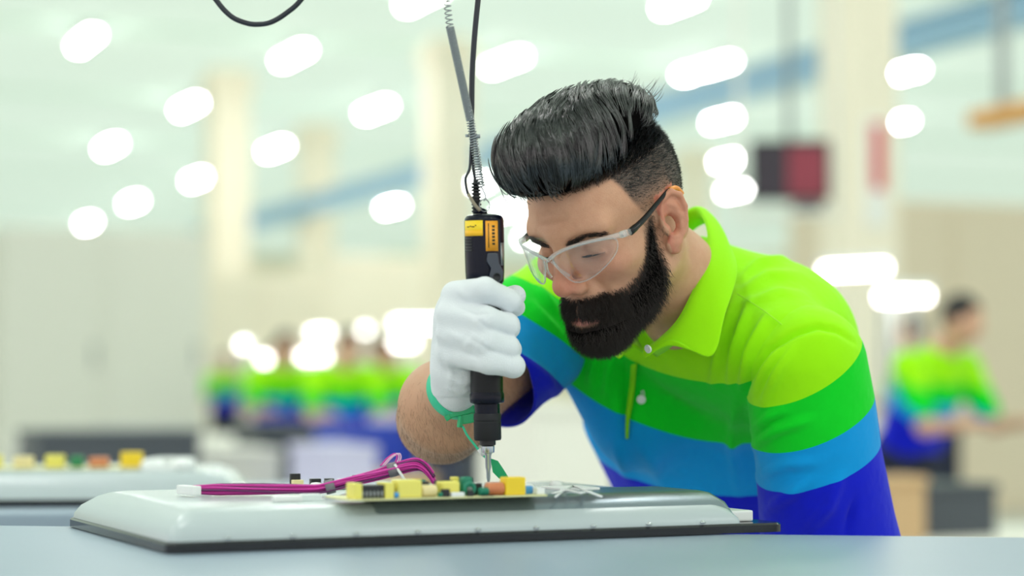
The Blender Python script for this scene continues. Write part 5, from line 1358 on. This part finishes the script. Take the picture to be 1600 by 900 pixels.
for i, (px, d, w, h, m, lb) in enumerate(((170, 9.0, 0.7, 1.02, DKG, 'dark machine box at the left edge of the floor'), (232, 10.4, 0.42, 1.0, GREY, 'grey machine box beside the dark one at the left'), (352, 9.6, 0.4, 0.92, LGT, 'pale machine box left of the workers'),
                                       (450, 10.9, 0.45, 1.02, DKG, 'dark crate in front of the workers'), (572, 9.4, 0.34, 1.04, BLUB, 'blue crate below the middle worker'), (520, 8.2, 0.20, 0.98, LILAC, 'pale lilac carton standing in front of the middle worker'),
                                       (612, 8.4, 0.2, 0.86, CART, 'kraft carton behind the magenta wires'), (636, 10.4, 0.22, 1.05, LILAC, 'pale lilac carton right of the crates'), (848, 6.4, 0.24, 1.16, LGT, 'white carton between the driver and the man\'s chest'), (742, 9.0, 0.30, 1.0, DKG, 'dark crate behind the driver collar'), (890, 8.0, 0.28, 1.0, DKG, 'dark crate left of the man\'s belly'))):
    crate(px, d, w, 0.5, h, m, lb, 0, 0, 'box', 'machine_box')
def rack(px, d, w, h, label, m, items):
    p = at_floor(px, d); o = empty('storage_rack', p, HA, label, 'rack')
    for sx in (-w / 2, w / 2 - 0.06):
        for sy in (-0.4, 0.34): MB().box((sx, sy, 0.0), (sx + 0.06, sy + 0.06, h)).build('post', m, o)
    for k in range(4): MB().box((-w / 2, -0.4, 0.15 + k * (h - 0.2) / 3), (w / 2, 0.4, 0.19 + k * (h - 0.2) / 3)).build('shelf', m, o)
    return p, o
def far_block(px, d, w, dp, z0, z1, m, label, cat, name, louvre=0):
    p = at_floor(px, d); o = empty(name, (p[0], p[1], z0), HA, label, cat)
    MB().box((-w / 2, -dp / 2, 0.0), (w / 2, dp / 2, z1 - z0), None, 0.02).build('cabinet', m, o)
    n = max(2, int(w / 0.9))
    for i in range(n):
        a = -w / 2 + w * i / n + 0.04; b = -w / 2 + w * (i + 1) / n - 0.04
        dr = MB().box((a, -dp / 2 - 0.02, 0.08), (b, -dp / 2, (z1 - z0) - 0.08), None, 0.008).build('door', m, o)
        MB().box((b - 0.10, -dp / 2 - 0.04, (z1 - z0) * 0.45), (b - 0.06, -dp / 2 - 0.02, (z1 - z0) * 0.55)).build('handle', GREY, dr)
    return o
far_block(240, 30, 5.0, 1.2, 0, 2.9, CREAM, 'long beige machine cabinet at the far left', 'cabinet', 'machine_cabinet')
far_block(150, 26, 2.6, 1.0, 0, 3.2, LGT, 'pale tall cabinet at the left edge far back', 'cabinet', 'machine_cabinet')
far_block(430, 52, 4.5, 1.5, 0, 4.0, BEI, 'beige cabinet wall far behind the workers', 'cabinet', 'machine_cabinet')
far_block(590, 38, 2.6, 1.5, 0, 3.6, CREAM, 'cream cabinet far behind the gloved hand', 'cabinet', 'machine_cabinet')
far_block(660, 50, 2.2, 1.5, 0, 4.4, GRN, 'sage green cabinet far left of the driver', 'cabinet', 'machine_cabinet')
far_block(1200, 26, 3.0, 1.0, 0, 2.6, BEI, 'beige cabinet behind the man\'s shoulder', 'cabinet', 'machine_cabinet')
far_block(1440, 20, 2.4, 1.0, 0, 3.0, BEI, 'beige machine cabinet at the right edge', 'cabinet', 'machine_cabinet')
far_block(1150, 48, 6.0, 1.5, 0, 4.2, LGT, 'pale cabinet wall far beyond the man\'s ear', 'cabinet', 'machine_cabinet')
far_block(880, 64, 8.0, 1.5, 0, 4.6, CREAM, 'cream cabinet wall at the far end of the hall', 'cabinet', 'machine_cabinet')
# orange rail on the right wall, hanging monitor
ORG = mat('ochre_painted_steel', (206, 150, 80), 0.5)
p = at(1452, 214, 15.0); o = empty('pipe_rail', tuple(p), HA, 'ochre steel rail at the right edge below the battens', 'rail')
MB().box((-0.3, -3, -0.06), (-0.1, -0.9, 0.06), None, 0.01).build('rail', ORG, o)
for y in (-2.6, -1.2): MB().box((-0.23, y, 0.06), (-0.17, y + 0.06, CEIL - p[2] - 0.002)).build('hanger', GREY, o)
SCR = mat('dark_screen', (40, 30, 44), 0.3, noise=0.2, nscale=6); SCRR = mat('red_screen_picture', (120, 40, 56), 0.4, noise=0.35, nscale=9, emit=(150, 40, 60), estr=0.12)
pm = at(1234, 268, 12.0); mon = empty('monitor', tuple(pm), math.radians(-4), 'dark hanging monitor with a red picture behind the man\'s shoulder', 'monitor')
MB().box((-0.235, -0.03, -0.175), (0.235, 0.05, 0.185), None, 0.01).build('case', DARK, mon)
MB().box((-0.220, -0.034, -0.155), (-0.02, -0.029, 0.165)).build('screen', SCR, mon); MB().box((-0.015, -0.035, -0.155), (0.210, -0.029, 0.15)).build('screen_picture', SCRR, mon)
MB().tube([(0, 0.03, 0.16), (0, 0.03, CEIL - pm[2] - 0.002)], 0.02, 10).build('ceiling_pole', GREY, mon)
sh_ = empty('shelf_tray', tuple(at(1232, 306, 12.0)), math.radians(-4), 'pale bracket tray with a dark device under the hanging monitor', 'shelf')
MB().box((-0.30, -0.12, -0.12), (0.30, 0.12, -0.10)).build('tray', LGT, sh_)
MB().box((-0.30, 0.09, -0.10), (-0.27, 0.12, CEIL - sh_.location.z - 0.002)).build('arm', LGT, sh_); MB().box((0.27, 0.09, -0.10), (0.30, 0.12, CEIL - sh_.location.z - 0.002)).build('arm', LGT, sh_)
MB().box((0.02, -0.08, -0.10), (0.20, 0.08, -0.045), None, 0.008).build('device', DKG, sh_)
# task lamps over the benches
TASKM = mat('lit_task_tube', (255, 255, 255), 0.5, emit=(255, 252, 246), estr=7.0)
def task_lamp(px, py, d, L, rz, label, w=0.10):
    p = at(px, py, d); o = empty('task_lamp', (p[0], p[1], 0), rz, label, 'lamp', 'lit task lamps over the benches')
    z = p[2]
    MB().box((-w / 2 - 0.015, -L / 2 - 0.015, z + 0.02), (w / 2 + 0.015, L / 2 + 0.015, z + 0.06), None, 0.008).build('hood', HOUS, o)
    MB().box((-w / 2, -L / 2, z - 0.03), (w / 2, L / 2, z + 0.022), None, 0.008).build('tube', TASKM, o)
    for s in (-1, 1): MB().tube([(0, s * L / 2 * 0.9, 0.0), (0, s * L / 2 * 0.9, z + 0.03)], 0.014, 8).build('post', GREY, o)
    return o
for (px, py, d, L, rz, lb, w) in ((422, 560, 18, 0.25, HA, 'lit task lamp above the leftmost workers', 0.12), (382, 538, 20, 0.2, HA, 'dim lit task lamp left of the workers', 0.05), (500, 520, 22, 0.3, HA, 'lit task lamp above the middle workers, upper one', 0.14), (490, 556, 18, 0.3, HA, 'lit task lamp above the middle workers, lower one', 0.16),
                                  (536, 548, 21, 0.2, HA, 'dim lit task lamp right of the middle ones', 0.07), (572, 515, 24, 0.2, HA, 'faint lit task lamp between the workers and the glove', 0.04), (655, 505, 20, 0.5, HA + 1.2, 'lit task lamp just left of the gloved knuckles', 0.14), (632, 535, 18, 0.25, HA, 'lit task lamp lower left of the glove', 0.12),
                                  (1335, 420, 11, 0.42, HA - 1.25 + 1.57, 'long lit tube lamp right of the man\'s shoulder', 0.05), (1412, 462, 10, 0.22, HA, 'square lit lamp at the right below the long tube', 0.16)):
    task_lamp(px, py, d, L, rz, lb, w)
